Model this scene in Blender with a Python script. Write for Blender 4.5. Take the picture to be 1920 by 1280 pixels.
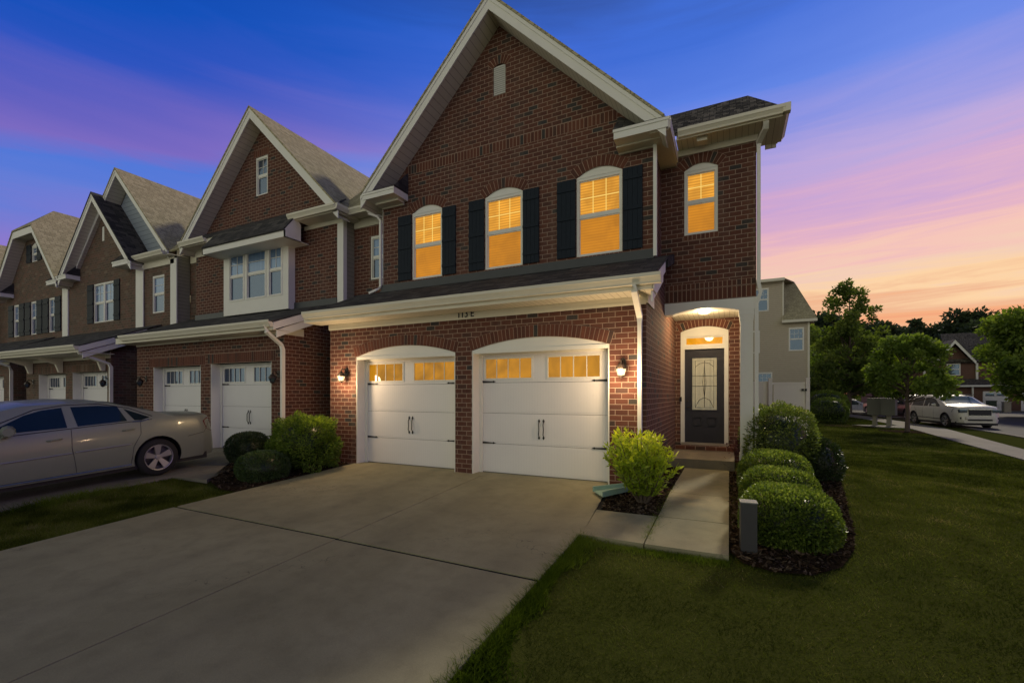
import bpy, bmesh, math, random
import numpy as np
from mathutils import Vector, Matrix
from mathutils.geometry import tessellate_polygon
random.seed(7); rng = np.random.default_rng(7)
for o in list(bpy.data.objects): bpy.data.objects.remove(o)
SC = bpy.context.scene; COL = SC.collection
def lin(c): 
    return tuple(((v/255)/12.92 if v/255 <= .04045 else ((v/255+.055)/1.055)**2.4) for v in c)
# ------------------------------------------------------------------ camera
cd = bpy.data.cameras.new('camera'); cam = bpy.data.objects.new('camera', cd); COL.objects.link(cam)
cd.sensor_width = 36; cd.lens = 843/1920*36; cd.shift_y = (739-640)/1920; cd.clip_end = 2000; cd.clip_start = .05
cam.location = (0, -7.0, 1.43); cam.rotation_euler = (math.radians(90), 0, math.radians(25.8)); SC.camera = cam
# ------------------------------------------------------------------ world: dusk sky, plus an added fill band behind the camera
SUN_EL, SUN_AZ = math.radians(29), math.radians(19)      # azimuth from +Y towards +X
W = bpy.data.worlds.new("World"); SC.world = W; W.use_nodes = True
wt = W.node_tree; wt.nodes.clear()
class NT:
    def __init__(s, t): s.t = t
    def n(s, typ, **k):
        nd = s.t.nodes.new(typ)
        for a, b in k.items():
            if a[0] == 'i' and a[1:].isdigit(): 
                s.put(nd.inputs[int(a[1:])], b)
            else: setattr(nd, a, b)
        return nd
    def put(s, inp, v):
        if isinstance(v, bpy.types.NodeSocket): s.t.links.new(v, inp)
        else: inp.default_value = v
    def m(s, op, a, b=None, c=None, clamp=False):
        nd = s.t.nodes.new('ShaderNodeMath'); nd.operation = op; nd.use_clamp = clamp
        s.put(nd.inputs[0], a)
        if b is not None: s.put(nd.inputs[1], b)
        if c is not None: s.put(nd.inputs[2], c)
        return nd.outputs[0]
    def ramp(s, f, pts, interp='LINEAR'):
        nd = s.t.nodes.new('ShaderNodeValToRGB'); cr = nd.color_ramp; cr.interpolation = interp
        while len(cr.elements) > 1: cr.elements.remove(cr.elements[-1])
        cr.elements[0].position = pts[0][0]; cr.elements[0].color = (*pts[0][1], 1)
        for p, c in pts[1:]:
            e = cr.elements.new(p); e.color = (*c, 1)
        s.put(nd.inputs[0], f); return nd.outputs[0]
    def mix(s, f, a, b, blend='MIX'):
        nd = s.t.nodes.new('ShaderNodeMix'); nd.data_type = 'RGBA'; nd.blend_type = blend
        s.put(nd.inputs[0], f)
        for i, v in ((6, a), (7, b)):
            if not isinstance(v, bpy.types.NodeSocket) and len(v) == 3: v = (*v, 1)
            s.put(nd.inputs[i], v)
        return nd.outputs[2]
    def noise(s, vec, scale, detail=3, rough=.5, dist=0):
        nd = s.n('ShaderNodeTexNoise'); 
        if vec is not None: s.put(nd.inputs['Vector'], vec)
        nd.inputs['Scale'].default_value = scale; nd.inputs['Detail'].default_value = detail
        nd.inputs['Roughness'].default_value = rough; nd.inputs['Distortion'].default_value = dist
        return nd.outputs[0]
N = NT(wt)
tc = N.n('ShaderNodeTexCoord').outputs['Generated']
sp = N.n('ShaderNodeSeparateXYZ', i0=tc); dx, dy, dz = sp.outputs
hl = N.m('SQRT', N.m('MAXIMUM', N.m('SUBTRACT', 1, N.m('MULTIPLY', dz, dz)), .0001))
dd = N.m('DIVIDE', N.m('ADD', N.m('MULTIPLY', dx, .38), N.m('MULTIPLY', dy, .925)), hl)
mp = N.n('ShaderNodeMapping', i0=tc); mp.inputs['Scale'].default_value = (1.6, 1.6, 17); mp.inputs['Rotation'].default_value = (0, .05, 0)
n1 = N.noise(mp.outputs[0], 1.0, 6, .55, .6)
mp2 = N.n('ShaderNodeMapping', i0=tc); mp2.inputs['Scale'].default_value = (1.2, 1.2, 5); mp2.inputs['Rotation'].default_value = (0, -.03, 0); mp2.inputs['Location'].default_value = (3, 1, 2)
n2 = N.noise(mp2.outputs[0], 1.3, 4, .5, .3)
zz = N.m('ADD', dz, N.m('ADD', N.m('MULTIPLY', N.m('SUBTRACT', n1, .5), .11), N.m('MULTIPLY', N.m('SUBTRACT', n2, .5), .03)))
mp3 = N.n('ShaderNodeMapping', i0=tc); mp3.inputs['Scale'].default_value = (2.6, 2.6, 42); mp3.inputs['Rotation'].default_value = (.02, .03, 0)
n3 = N.noise(mp3.outputs[0], 1.0, 5, .6, 1.0)
zz = N.m('MAXIMUM', zz, 0); zS = N.m('MAXIMUM', N.m('ADD', zz, N.m('MULTIPLY', N.m('SUBTRACT', n3, .5), N.m('MULTIPLY', N.m('SUBTRACT', .52, dz), .62))), 0)
zL = N.m('MAXIMUM', N.m('SUBTRACT', zz, N.m('MULTIPLY', N.m('ADD', dd, .12), .17)), 0)
S_ = [(.0, (206,116,98)), (.06, (234,142,104)), (.11, (240,168,120)), (.15, (236,180,140)), (.185, (248,206,158)), (.22, (238,200,176)), (.255, (240,190,178)), (.295, (222,172,192)), (.34, (200,160,204)), (.395, (178,158,214)), (.45, (138,142,220)), (.51, (84,124,224)), (.60, (56,106,212)), (.72, (46,62,110)), (1., (44,44,48))]
L_ = [(.0, (170,120,170)), (.12, (150,115,180)), (.22, (140,118,200)), (.29, (98,122,212)), (.335, (80,118,214)), (.365, (122,104,192)), (.405, (102,96,190)), (.45, (72,88,190)), (.475, (44,82,190)), (.52, (14,78,184)), (.60, (4,66,166)), (.72, (26,44,84)), (1., (44,44,48))]
B_ = [(.0, (206,204,188)), (.25, (204,203,188)), (.42, (178,177,166)), (.56, (118,117,110)), (.70, (62,62,58)), (1., (44,44,44))]  # unseen sky behind the camera, brightened low down to light the house fronts
cS = N.ramp(zS, [(p, lin(c)) for p, c in S_]); cL = N.ramp(zL, [(p, lin(c)) for p, c in L_]); cFill = N.ramp(zz, [(p, lin(c)) for p, c in B_])
def mrange(f, a, b): 
    nd = N.n('ShaderNodeMapRange', interpolation_type='SMOOTHSTEP', i0=f, i1=a, i2=b); return nd.outputs[0]
c = N.mix(mrange(dd, .1, .97), cL, cS)
c = N.mix(mrange(dd, -.2, -.55), c, N.mix(1, cFill, (1.42, 1.42, 1.32), 'MULTIPLY'))
sky = N.n('ShaderNodeTexSky', sky_type='NISHITA', sun_disc=False, sun_elevation=SUN_EL, sun_rotation=SUN_AZ)
bg = N.n('ShaderNodeBackground', i0=c, i1=1.0); bg2 = N.n('ShaderNodeBackground', i0=sky.outputs[0], i1=.003)
ad = N.n('ShaderNodeAddShader', i0=bg.outputs[0], i1=bg2.outputs[0])
wo = N.n('ShaderNodeOutputWorld', i0=ad.outputs[0])
sd = bpy.data.lights.new('sun', 'SUN'); sd.energy = 1.8; sd.angle = math.radians(5); sd.color = (1, .87, .64)
so = bpy.data.objects.new('sun', sd); COL.objects.link(so)
sdir = Vector((math.sin(SUN_AZ)*math.cos(SUN_EL), math.cos(SUN_AZ)*math.cos(SUN_EL), math.sin(SUN_EL)))
so.rotation_euler = (-sdir).to_track_quat('-Z', 'Y').to_euler(); so.location = (10, 40, 30)
SC.view_settings.view_transform = 'Standard'; SC.view_settings.look = 'None'; SC.view_settings.exposure = 0; SC.view_settings.gamma = 1
SC.cycles.use_denoising = True; SC.cycles.max_bounces = 6; SC.cycles.sample_clamp_indirect = 4
SC.cycles.transparent_max_bounces = 6
# ------------------------------------------------------------------ materials
MATS = {}
def newmat(name):
    m = bpy.data.materials.new(name); m.use_nodes = True; t = m.node_tree; t.nodes.clear(); N = NT(t)
    p = N.n('ShaderNodeBsdfPrincipled'); o = N.n('ShaderNodeOutputMaterial', i0=p.outputs[0]); MATS[name] = m
    return m, N, p, o
def pos(N): return N.n('ShaderNodeNewGeometry').outputs['Position']
def wallvec(N, k=1.0):
    """surface coordinates that run along whichever wall the face belongs to"""
    g = N.n('ShaderNodeNewGeometry'); s = N.n('ShaderNodeSeparateXYZ', i0=g.outputs['Position']); nn = N.n('ShaderNodeSeparateXYZ', i0=g.outputs['True Normal'])
    f = N.m('GREATER_THAN', N.m('ABSOLUTE', nn.outputs[0]), N.m('ABSOLUTE', nn.outputs[1]))
    u = N.m('ADD', N.m('MULTIPLY', s.outputs[0], N.m('SUBTRACT', 1, f)), N.m('MULTIPLY', s.outputs[1], f))
    return N.n('ShaderNodeCombineXYZ', i0=u, i1=N.m('MULTIPLY', s.outputs[2], k), i2=0).outputs[0], s
def plain(name, col, rough=.6, metal=0, var=.12, vs=6, bump=0, bs=60, coat=0, spec=.5):
    m, N, p, o = newmat(name); P = pos(N)
    n = N.noise(P, vs, 4, .6)
    c = N.mix(n, tuple(v*(1-var) for v in col), tuple(min(1, v*(1+var)) for v in col)); N.put(p.inputs['Base Color'], c)
    p.inputs['Roughness'].default_value = rough; p.inputs['Metallic'].default_value = metal; p.inputs['Specular IOR Level'].default_value = spec
    if coat: p.inputs['Coat Weight'].default_value = coat; p.inputs['Coat Roughness'].default_value = .06
    if bump:
        b = N.n('ShaderNodeBump'); b.inputs['Strength'].default_value = bump; b.inputs['Distance'].default_value = .01
        N.put(b.inputs['Height'], N.noise(P, bs, 3, .6)); N.put(p.inputs['Normal'], b.outputs[0])
    return m
def brickmat(name, cols, mortar):
    m, N, p, o = newmat(name); v, s = wallvec(N)
    jit = N.noise(pos(N), 9, 2); 
    off = N.n('ShaderNodeVectorMath', operation='ADD', i0=v, i1=N.n('ShaderNodeCombineXYZ', i0=N.m('MULTIPLY', N.m('SUBTRACT', jit, .5), .006), i1=N.m('MULTIPLY', N.m('SUBTRACT', jit, .5), .005), i2=0).outputs[0]).outputs[0]
    b = N.n('ShaderNodeTexBrick', i0=off); b.offset = .5; b.squash = 1
    b.inputs['Color1'].default_value = (0, 0, 0, 1); b.inputs['Color2'].default_value = (1, 1, 1, 1); b.inputs['Mortar'].default_value = (.5, .5, .5, 1)
    b.inputs['Scale'].default_value = 1; b.inputs['Mortar Size'].default_value = .0060; b.inputs['Mortar Smooth'].default_value = .25
    b.inputs['Bias'].default_value = 0; b.inputs['Brick Width'].default_value = .2; b.inputs['Row Height'].default_value = .085
    r = N.ramp(b.outputs['Color'], cols)
    r = N.mix(N.m('MULTIPLY', N.noise(pos(N), 1.1, 4), .35), r, (.05, .035, .03))
    ms = N.n('ShaderNodeMapping', i0=pos(N)); ms.inputs['Scale'].default_value = (3.2, 3.2, .35)
    r = N.mix(N.m('MULTIPLY', N.ramp(N.noise(ms.outputs[0], 1, 5, .65), [(.5, (0, 0, 0)), (.75, (1, 1, 1))]), .4), r, (.17, .12, .095))
    r = N.mix(.5, r, N.mix(N.noise(pos(N), 70, 3, .7), (.35, .35, .35), (1.6, 1.6, 1.6)), 'MULTIPLY')
    mo = N.mix(N.noise(pos(N), 25, 4), tuple(x*.75 for x in mortar), tuple(x*1.15 for x in mortar))
    c = N.mix(b.outputs['Fac'], r, mo); N.put(p.inputs['Base Color'], c); p.inputs['Roughness'].default_value = .85; p.inputs['Specular IOR Level'].default_value = .25
    bp = N.n('ShaderNodeBump'); bp.inputs['Strength'].default_value = .7; bp.inputs['Distance'].default_value = .008
    N.put(bp.inputs['Height'], N.m('ADD', N.m('SUBTRACT', 1, b.outputs['Fac']), N.m('MULTIPLY', N.noise(pos(N), 90, 3), .35))); N.put(p.inputs['Normal'], bp.outputs[0])
    return m
RED = [(0, (.118, .043, .029)), (.3, (.148, .056, .036)), (.55, (.095, .036, .026)), (.8, (.130, .048, .032)), (.92, (.08, .038, .03)), (.96, (.050, .046, .042)), (1, (.045, .045, .046))]
BRN = [(0, (.12, .085, .06)), (.25, (.17, .10, .07)), (.5, (.10, .075, .055)), (.7, (.20, .10, .075)), (.9, (.13, .10, .08)), (1, (.24, .17, .12))]
brickmat('brick_red', RED, (.35, .255, .20)); brickmat('brick_brown', BRN, (.22, .18, .14))
def unitmat(name, cols):      # loose bricks laid one by one (arches, soldier courses)
    m, N, p, o = newmat(name); a = N.n('ShaderNodeAttribute', attribute_name='rnd').outputs['Fac']
    r = N.ramp(a, cols); r = N.mix(.5, r, N.mix(N.noise(pos(N), 70, 3, .7), (.35, .35, .35), (1.6, 1.6, 1.6)), 'MULTIPLY')
    N.put(p.inputs['Base Color'], r); p.inputs['Roughness'].default_value = .85; p.inputs['Specular IOR Level'].default_value = .25
unitmat('unit_red', RED); unitmat('unit_brown', BRN)
plain('mortar_red', (.38, .27, .205), .9, var=.2, vs=25); plain('mortar_brown', (.22, .18, .14), .9, var=.2, vs=25)
plain('trim', (.76, .755, .70), .55, var=.07, vs=3, bump=.1, bs=20)
plain('trim_cream', (.70, .67, .55), .6, var=.08, vs=3)
plain('white_vinyl', (.66, .66, .63), .5, var=.05, vs=2)
plain('fence_vinyl', (.76, .73, .66), .55, var=.06, vs=2)
plain('shutter_paint', (.012, .019, .030), .6, var=.25, vs=12, bump=.15, spec=.15)
plain('door_paint', (.032, .033, .046), .5, var=.2, vs=5, bump=.12, spec=.2)
plain('black_iron', (.018, .017, .018), .45, metal=.4, var=.2)
plain('bronze', (.045, .035, .028), .45, metal=.5, var=.2)
plain('flashing', (.05, .055, .062), .5, metal=.3, var=.2)
plain('tyre', (.018, .018, .018), .85, var=.2, vs=30, bump=.2)
plain('rubber_trim', (.015, .015, .016), .6)
plain('alloy', (.45, .45, .46), .4, metal=.6, var=.08)
plain('chrome', (.7, .7, .7), .12, metal=1, var=.05)
plain('grey_metal', (.16, .165, .16), .5, metal=.2, var=.15, vs=5)
plain('post_plastic', (.038, .038, .043), .5, var=.12, vs=8)
plain('trunk_bark', (.10, .075, .055), .9, var=.35, vs=18, bump=.6, bs=40)
plain('far_wall', (.14, .075, .055), .9, var=.2, vs=4)
plain('green_plastic', (.26, .40, .35), .35, var=.15, vs=8)
plain('plate', (.6, .6, .6), .4); plain('red_paint', (.45, .02, .02), .4); plain('bin_green', (.03, .06, .035), .5)
plain('cabinet_paint', (.12, .125, .10), .5, var=.1); plain('pedestal_paint', (.22, .21, .16), .6); plain('bin_tan', (.45, .40, .30), .6); plain('wood_door_sill', (.30, .27, .23), .7)
plain('copper_leaf', (.10, .02, .03), .5)
def siding(name, col, pitch=.11):
    m, N, p, o = newmat(name); s = N.n('ShaderNodeSeparateXYZ', i0=pos(N))
    f = N.m('FRACT', N.m('DIVIDE', s.outputs[2], pitch))
    c = N.mix(N.m('LESS_THAN', f, .07), N.mix(N.noise(pos(N), 5, 3), tuple(x*.9 for x in col), tuple(x*1.08 for x in col)), tuple(x*.35 for x in col))
    N.put(p.inputs['Base Color'], c); p.inputs['Roughness'].default_value = .6
    b = N.n('ShaderNodeBump'); b.inputs['Strength'].default_value = .8; b.inputs['Distance'].default_value = .02; N.put(b.inputs['Height'], N.m('SUBTRACT', 1, f)); N.put(p.inputs['Normal'], b.outputs[0])
siding('siding_olive', (.27, .26, .20)); siding('siding_grey', (.28, .33, .40), .17); siding('siding_beige', (.46, .40, .30), .13)
def soffitmat():
    m, N, p, o = newmat('soffit_vinyl'); g = N.n('ShaderNodeNewGeometry'); s = N.n('ShaderNodeSeparateXYZ', i0=g.outputs['Position'])
    f = N.m('FRACT', N.m('DIVIDE', s.outputs[0], .10))
    c = N.mix(N.m('LESS_THAN', f, .08), N.mix(N.noise(pos(N), 2.5, 5, .65), (.60, .57, .45), (.72, .69, .58)), (.34, .31, .24))
    N.put(p.inputs['Base Color'], c); p.inputs['Roughness'].default_value = .6
soffitmat()
def doormat():
    m, N, p, o = newmat('garage_paint'); s = N.n('ShaderNodeSeparateXYZ', i0=pos(N))
    f = N.m('FRACT', N.m('DIVIDE', s.outputs[0], .052)); g = N.m('LESS_THAN', f, .12)
    mp = N.n('ShaderNodeMapping', i0=pos(N)); mp.inputs['Scale'].default_value = (40, 40, 3)
    n = N.noise(mp.outputs[0], 1, 4, .6)
    c = N.mix(N.noise(pos(N), 1.7, 4), (.70, .69, .70), (.78, .77, .78)); c = N.mix(N.m('MULTIPLY', g, .14), c, (.45, .44, .45))
    N.put(p.inputs['Base Color'], c); p.inputs['Roughness'].default_value = .5
    b = N.n('ShaderNodeBump'); b.inputs['Strength'].default_value = .35; b.inputs['Distance'].default_value = .004
    N.put(b.inputs['Height'], N.m('SUBTRACT', N.m('MULTIPLY', n, .4), g)); N.put(p.inputs['Normal'], b.outputs[0])
doormat()
def shingle(name, cols, row=.125, tab=.24):
    m, N, p, o = newmat(name); g = N.n('ShaderNodeNewGeometry'); s = N.n('ShaderNodeSeparateXYZ', i0=g.outputs['Position']); nn = N.n('ShaderNodeSeparateXYZ', i0=g.outputs['True Normal'])
    f = N.m('GREATER_THAN', N.m('ABSOLUTE', nn.outputs[0]), N.m('ABSOLUTE', nn.outputs[1]))
    u = N.m('ADD', N.m('MULTIPLY', s.outputs[0], N.m('SUBTRACT', 1, f)), N.m('MULTIPLY', s.outputs[1], f))
    hl = N.m('SQRT', N.m('MAXIMUM', N.m('SUBTRACT', 1, N.m('MULTIPLY', nn.outputs[2], nn.outputs[2])), .02))
    v = N.m('DIVIDE', s.outputs[2], hl)
    b = N.n('ShaderNodeTexBrick', i0=N.n('ShaderNodeCombineXYZ', i0=u, i1=v, i2=0).outputs[0]); b.offset = .37; b.offset_frequency = 3
    b.inputs['Color1'].default_value = (0, 0, 0, 1); b.inputs['Color2'].default_value = (1, 1, 1, 1); b.inputs['Mortar'].default_value = (.1, .1, .1, 1)
    b.inputs['Scale'].default_value = 1; b.inputs['Mortar Size'].default_value = .006; b.inputs['Mortar Smooth'].default_value = .4; b.inputs['Brick Width'].default_value = tab; b.inputs['Row Height'].default_value = row
    n = N.noise(N.n('ShaderNodeCombineXYZ', i0=u, i1=N.m('MULTIPLY', v, 1.5), i2=0).outputs[0], 3.5, 3)
    r = N.ramp(N.m('ADD', N.m('MULTIPLY', b.outputs['Color'], .6), N.m('MULTIPLY', n, .4)), cols)
    r = N.mix(N.m('MULTIPLY', b.outputs['Fac'], .75), r, tuple(x*.3 for x in cols[0][1]))
    r = N.mix(.6, r, N.mix(N.noise(pos(N), 160, 2, .7), (.3, .3, .3), (1.7, 1.7, 1.7)), 'MULTIPLY')
    N.put(p.inputs['Base Color'], r); p.inputs['Roughness'].default_value = .9; p.inputs['Specular IOR Level'].default_value = .2
    bp = N.n('ShaderNodeBump'); bp.inputs['Strength'].default_value = .7; bp.inputs['Distance'].default_value = .01
    N.put(bp.inputs['Height'], N.m('SUBTRACT', 1, b.outputs['Fac'])); N.put(p.inputs['Normal'], bp.outputs[0])
shingle('shingle_tan', [(.2, (.33, .30, .18)), (.5, (.40, .36, .22)), (.75, (.46, .415, .26))], .12, .16)
shingle('shingle_dark', [(.2, (.035, .035, .038)), (.5, (.06, .058, .058)), (.8, (.10, .095, .09))])
shingle('shingle_brown', [(.2, (.05, .045, .038)), (.5, (.11, .10, .082)), (.8, (.22, .195, .16))], .07, .11)
def glassmat(name, col, gl=.3, curtains=False):
    m, N, p, o = newmat(name)
    if curtains:
        s = N.n('ShaderNodeSeparateXYZ', i0=pos(N)); N.put(p.inputs['Base Color'], N.mix(N.noise(N.n('ShaderNodeCombineXYZ', i0=s.outputs[0], i1=0, i2=0).outputs[0], 14, 3), tuple(v*.5 for v in col), tuple(v*1.6 for v in col)))
    else: N.put(p.inputs['Base Color'], N.mix(N.noise(pos(N), 1.5, 3), tuple(v*.7 for v in col), tuple(v*1.3 for v in col)))
    p.inputs['Roughness'].default_value = .25
    if name[0] == 'c': p.inputs['Specular IOR Level'].default_value = .12
    g = N.n('ShaderNodeBsdfGlossy'); g.inputs['Roughness'].default_value = .03; g.inputs['Color'].default_value = (.35, .52, .80, 1) if name[0] == 'g' else (.35, .42, .45, 1)
    mx = N.n('ShaderNodeMixShader', i0=gl, i1=p.outputs[0], i2=g.outputs[0]); N.put(o.inputs[0], mx.outputs[0])
glassmat('glass_dark', (.02, .035, .06), .16); glassmat('glass_curtain', (.12, .20, .34), .12, True); glassmat('car_glass', (.008, .018, .022), .045)
glassmat('car_windscreen', (.07, .115, .115), .05); glassmat('door_lite', (.50, .48, .36), .10, True)
def litmat(name, col, strength, blind=False, vary=.0):
    m, N, p, o = newmat(name); e = N.n('ShaderNodeEmission'); c = col
    P = pos(N); s = N.n('ShaderNodeSeparateXYZ', i0=P)
    a = N.mix(N.ramp(N.noise(P, 1.7, 3, .5, 1.2), [(.3, (0, 0, 0)), (.7, (1, 1, 1))]), tuple(v*(1-vary) for v in col), tuple(v*(1+vary) for v in col))
    if blind:
        f = N.m('FRACT', N.m('DIVIDE', s.outputs[2], .052)); w = N.m('ABSOLUTE', N.m('SUBTRACT', f, .5))
        a = N.mix(N.m('MULTIPLY', w, blind), a, tuple(v*k for v, k in zip(col, (.62, .5, .25))))
    N.put(e.inputs[0], a); e.inputs[1].default_value = strength
    g = N.n('ShaderNodeBsdfGlossy'); g.inputs['Roughness'].default_value = .04
    mx = N.n('ShaderNodeMixShader', i0=.045, i1=e.outputs[0], i2=g.outputs[0]); N.put(o.inputs[0], mx.outputs[0])
litmat('lit_upper', lin((238, 166, 50)), 1.0, 1.7, .28); litmat('lit_lower', lin((202, 128, 8)), 1.0, .9, .2)
litmat('lit_garage', lin((178, 118, 14)), 1.0, False, .38); litmat('lit_muntin', lin((255, 214, 110)), 1.0)
litmat('lit_transom', lin((244, 160, 30)), 1.05, False, .35)
litmat('bulb', (1, .75, .38), 9.0); litmat('lantern_glass', (1, .72, .34), 2.6); litmat('porch_glow', (1, .74, .36), 4.0)
litmat('tail_lamp', (.12, .004, .004), .35)
def carpaint(name, col, metal=.55, r=.28):
    m, N, p, o = newmat(name)
    c = N.mix(N.noise(pos(N), 3, 3), tuple(v*.92 for v in col), tuple(v*1.06 for v in col)); N.put(p.inputs['Base Color'], c)
    p.inputs['Metallic'].default_value = metal; p.inputs['Roughness'].default_value = r; p.inputs['Coat Weight'].default_value = .3; p.inputs['Coat Roughness'].default_value = .06; p.inputs['Specular IOR Level'].default_value = .3
carpaint('paint_champagne', (.255, .285, .225), .12, .34); carpaint('paint_pearl', (.60, .58, .52), .05, .4); carpaint('paint_black', (.010, .014, .022), 0, .35); carpaint('paint_silver', (.30, .33, .38), .4); carpaint('paint_white', (.6, .6, .6), .05)
def concrete(name, c0, c1, fine=120):
    m, N, p, o = newmat(name); P = pos(N)
    a = N.noise(P, .55, 6, .6, .4); b = N.noise(P, 4.5, 5, .6); d = N.noise(P, fine, 3, .75)
    c = N.mix(N.ramp(a, [(.3, (0, 0, 0)), (.7, (1, 1, 1))]), c0, c1)
    c = N.mix(N.m('MULTIPLY', N.ramp(b, [(.45, (0, 0, 0)), (.75, (1, 1, 1))]), .35), c, tuple(v*.55 for v in c0))
    c = N.mix(.55, c, N.mix(d, (.45, .45, .45), (1.55, 1.55, 1.55)), 'MULTIPLY')
    vo = N.n('ShaderNodeTexVoronoi', i0=P); vo.inputs['Scale'].default_value = 2.2; vo.inputs['Randomness'].default_value = 1
    v2 = N.n('ShaderNodeTexVoronoi', feature='DISTANCE_TO_EDGE', i0=N.n('ShaderNodeVectorMath', operation='ADD', i0=P, i1=N.n('ShaderNodeVectorMath', operation='SCALE', i0=N.n('ShaderNodeTexNoise', i0=P).outputs['Color']).outputs[0]).outputs[0]); v2.inputs['Scale'].default_value = .22
    c = N.mix(N.m('MULTIPLY', N.m('LESS_THAN', v2.outputs['Distance'], .0012), N.m('MULTIPLY', N.ramp(N.noise(P, .35, 2), [(.48, (0, 0, 0)), (.56, (1, 1, 1))]), .6)), c, (.03, .028, .024))
    sx_ = N.n('ShaderNodeSeparateXYZ', i0=P).outputs[0]; tk = N.m('ABSOLUTE', N.m('SUBTRACT', N.m('FRACT', N.m('DIVIDE', N.m('ADD', sx_, 8.7), 1.5)), .5))
    c = N.mix(N.m('MULTIPLY', N.m('MULTIPLY', N.ramp(tk, [(.0, (1, 1, 1)), (.16, (0, 0, 0))]), N.noise(P, 1.6, 4)), .28), c, (.07, .065, .055))
    sp_ = N.m('LESS_THAN', vo.outputs['Distance'], .022)
    c = N.mix(N.m('MULTIPLY', sp_, .6), c, (.02, .02, .018))
    N.put(p.inputs['Base Color'], c); p.inputs['Roughness'].default_value = .85; p.inputs['Specular IOR Level'].default_value = .25
    bp = N.n('ShaderNodeBump'); bp.inputs['Strength'].default_value = .35; bp.inputs['Distance'].default_value = .004; N.put(bp.inputs['Height'], N.noise(P, 90, 4, .7)); N.put(p.inputs['Normal'], bp.outputs[0])
concrete('concrete', (.25, .232, .145), (.355, .33, .215)); concrete('concrete_pale', (.20, .185, .145), (.27, .25, .20)); concrete('asphalt', (.055, .058, .062), (.075, .078, .082)); concrete('step_concrete', (.22, .19, .14), (.30, .26, .19))
plain('joint_filler', (.010, .009, .008), .95)
def soil(name, c0, c1, sc=3):
    m, N, p, o = newmat(name); P = pos(N)
    c = N.mix(N.noise(P, sc, 6, .65), c0, c1); c = N.mix(.6, c, N.mix(N.noise(P, 90, 3, .8), (.2, .2, .2), (1.8, 1.8, 1.8)), 'MULTIPLY')
    N.put(p.inputs['Base Color'], c); p.inputs['Roughness'].default_value = .95; p.inputs['Specular IOR Level'].default_value = 0
    bp = N.n('ShaderNodeBump'); bp.inputs['Strength'].default_value = .6; bp.inputs['Distance'].default_value = .03; N.put(bp.inputs['Height'], N.noise(P, 45, 4, .7)); N.put(p.inputs['Normal'], bp.outputs[0])
soil('turf', (.048, .060, .012), (.086, .096, .024), 1.3); soil('mulch', (.03, .021, .014), (.06, .042, .028), 8)
def leafmat(name, cols, tr=.3, rough=.42):
    m, N, p, o = newmat(name); a = N.n('ShaderNodeAttribute', attribute_name='rnd').outputs['Fac']
    c = N.ramp(a, cols); N.put(p.inputs['Base Color'], c); p.inputs['Roughness'].default_value = rough
    if rough >= .9: p.inputs['Specular IOR Level'].default_value = 0
    t = N.n('ShaderNodeBsdfTranslucent'); N.put(t.inputs[0], N.mix(1, c, (1.6, 1.7, .7), 'MULTIPLY'))
    mx = N.n('ShaderNodeMixShader', i0=tr, i1=p.outputs[0], i2=t.outputs[0]); N.put(o.inputs[0], mx.outputs[0])
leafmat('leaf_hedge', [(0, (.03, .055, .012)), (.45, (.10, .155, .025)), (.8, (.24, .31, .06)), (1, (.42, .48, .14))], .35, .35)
leafmat('leaf_yellow', [(0, (.08, .13, .015)), (.45, (.26, .35, .03)), (1, (.62, .68, .06))], .4)
leafmat('leaf_glossy', [(0, (.035, .06, .015)), (.5, (.12, .17, .035)), (.8, (.27, .33, .09)), (1, (.50, .54, .24))], .35, .3)
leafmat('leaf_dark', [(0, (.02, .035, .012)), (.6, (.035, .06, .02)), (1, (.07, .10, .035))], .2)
leafmat('leaf_yellow2', [(0, (.05, .09, .012)), (.5, (.13, .20, .025)), (1, (.32, .40, .07))], .4, .65)
leafmat('leaf_dark2', [(0, (.03, .06, .018)), (.6, (.07, .12, .03)), (1, (.14, .20, .06))], .2)
leafmat('leaf_tree', [(0, (.04, .07, .014)), (.5, (.10, .15, .028)), (1, (.24, .30, .06))], .45, .75)
leafmat('leaf_far', [(0, (.018, .035, .018)), (1, (.05, .075, .035))], .2, .7)
leafmat('grass_blade', [(0, (.038, .052, .009)), (.45, (.095, .118, .020)), (.8, (.155, .178, .040)), (1, (.24, .205, .095))], .2, 1.0)
leafmat('grass_lush', [(0, (.045, .075, .008)), (.45, (.105, .155, .018)), (.85, (.17, .23, .04)), (1, (.20, .20, .06))], .3, 1.0)
leafmat('chips', [(0, (.02, .014, .009)), (.6, (.055, .038, .025)), (1, (.15, .115, .08))], 0, .9)
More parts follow.
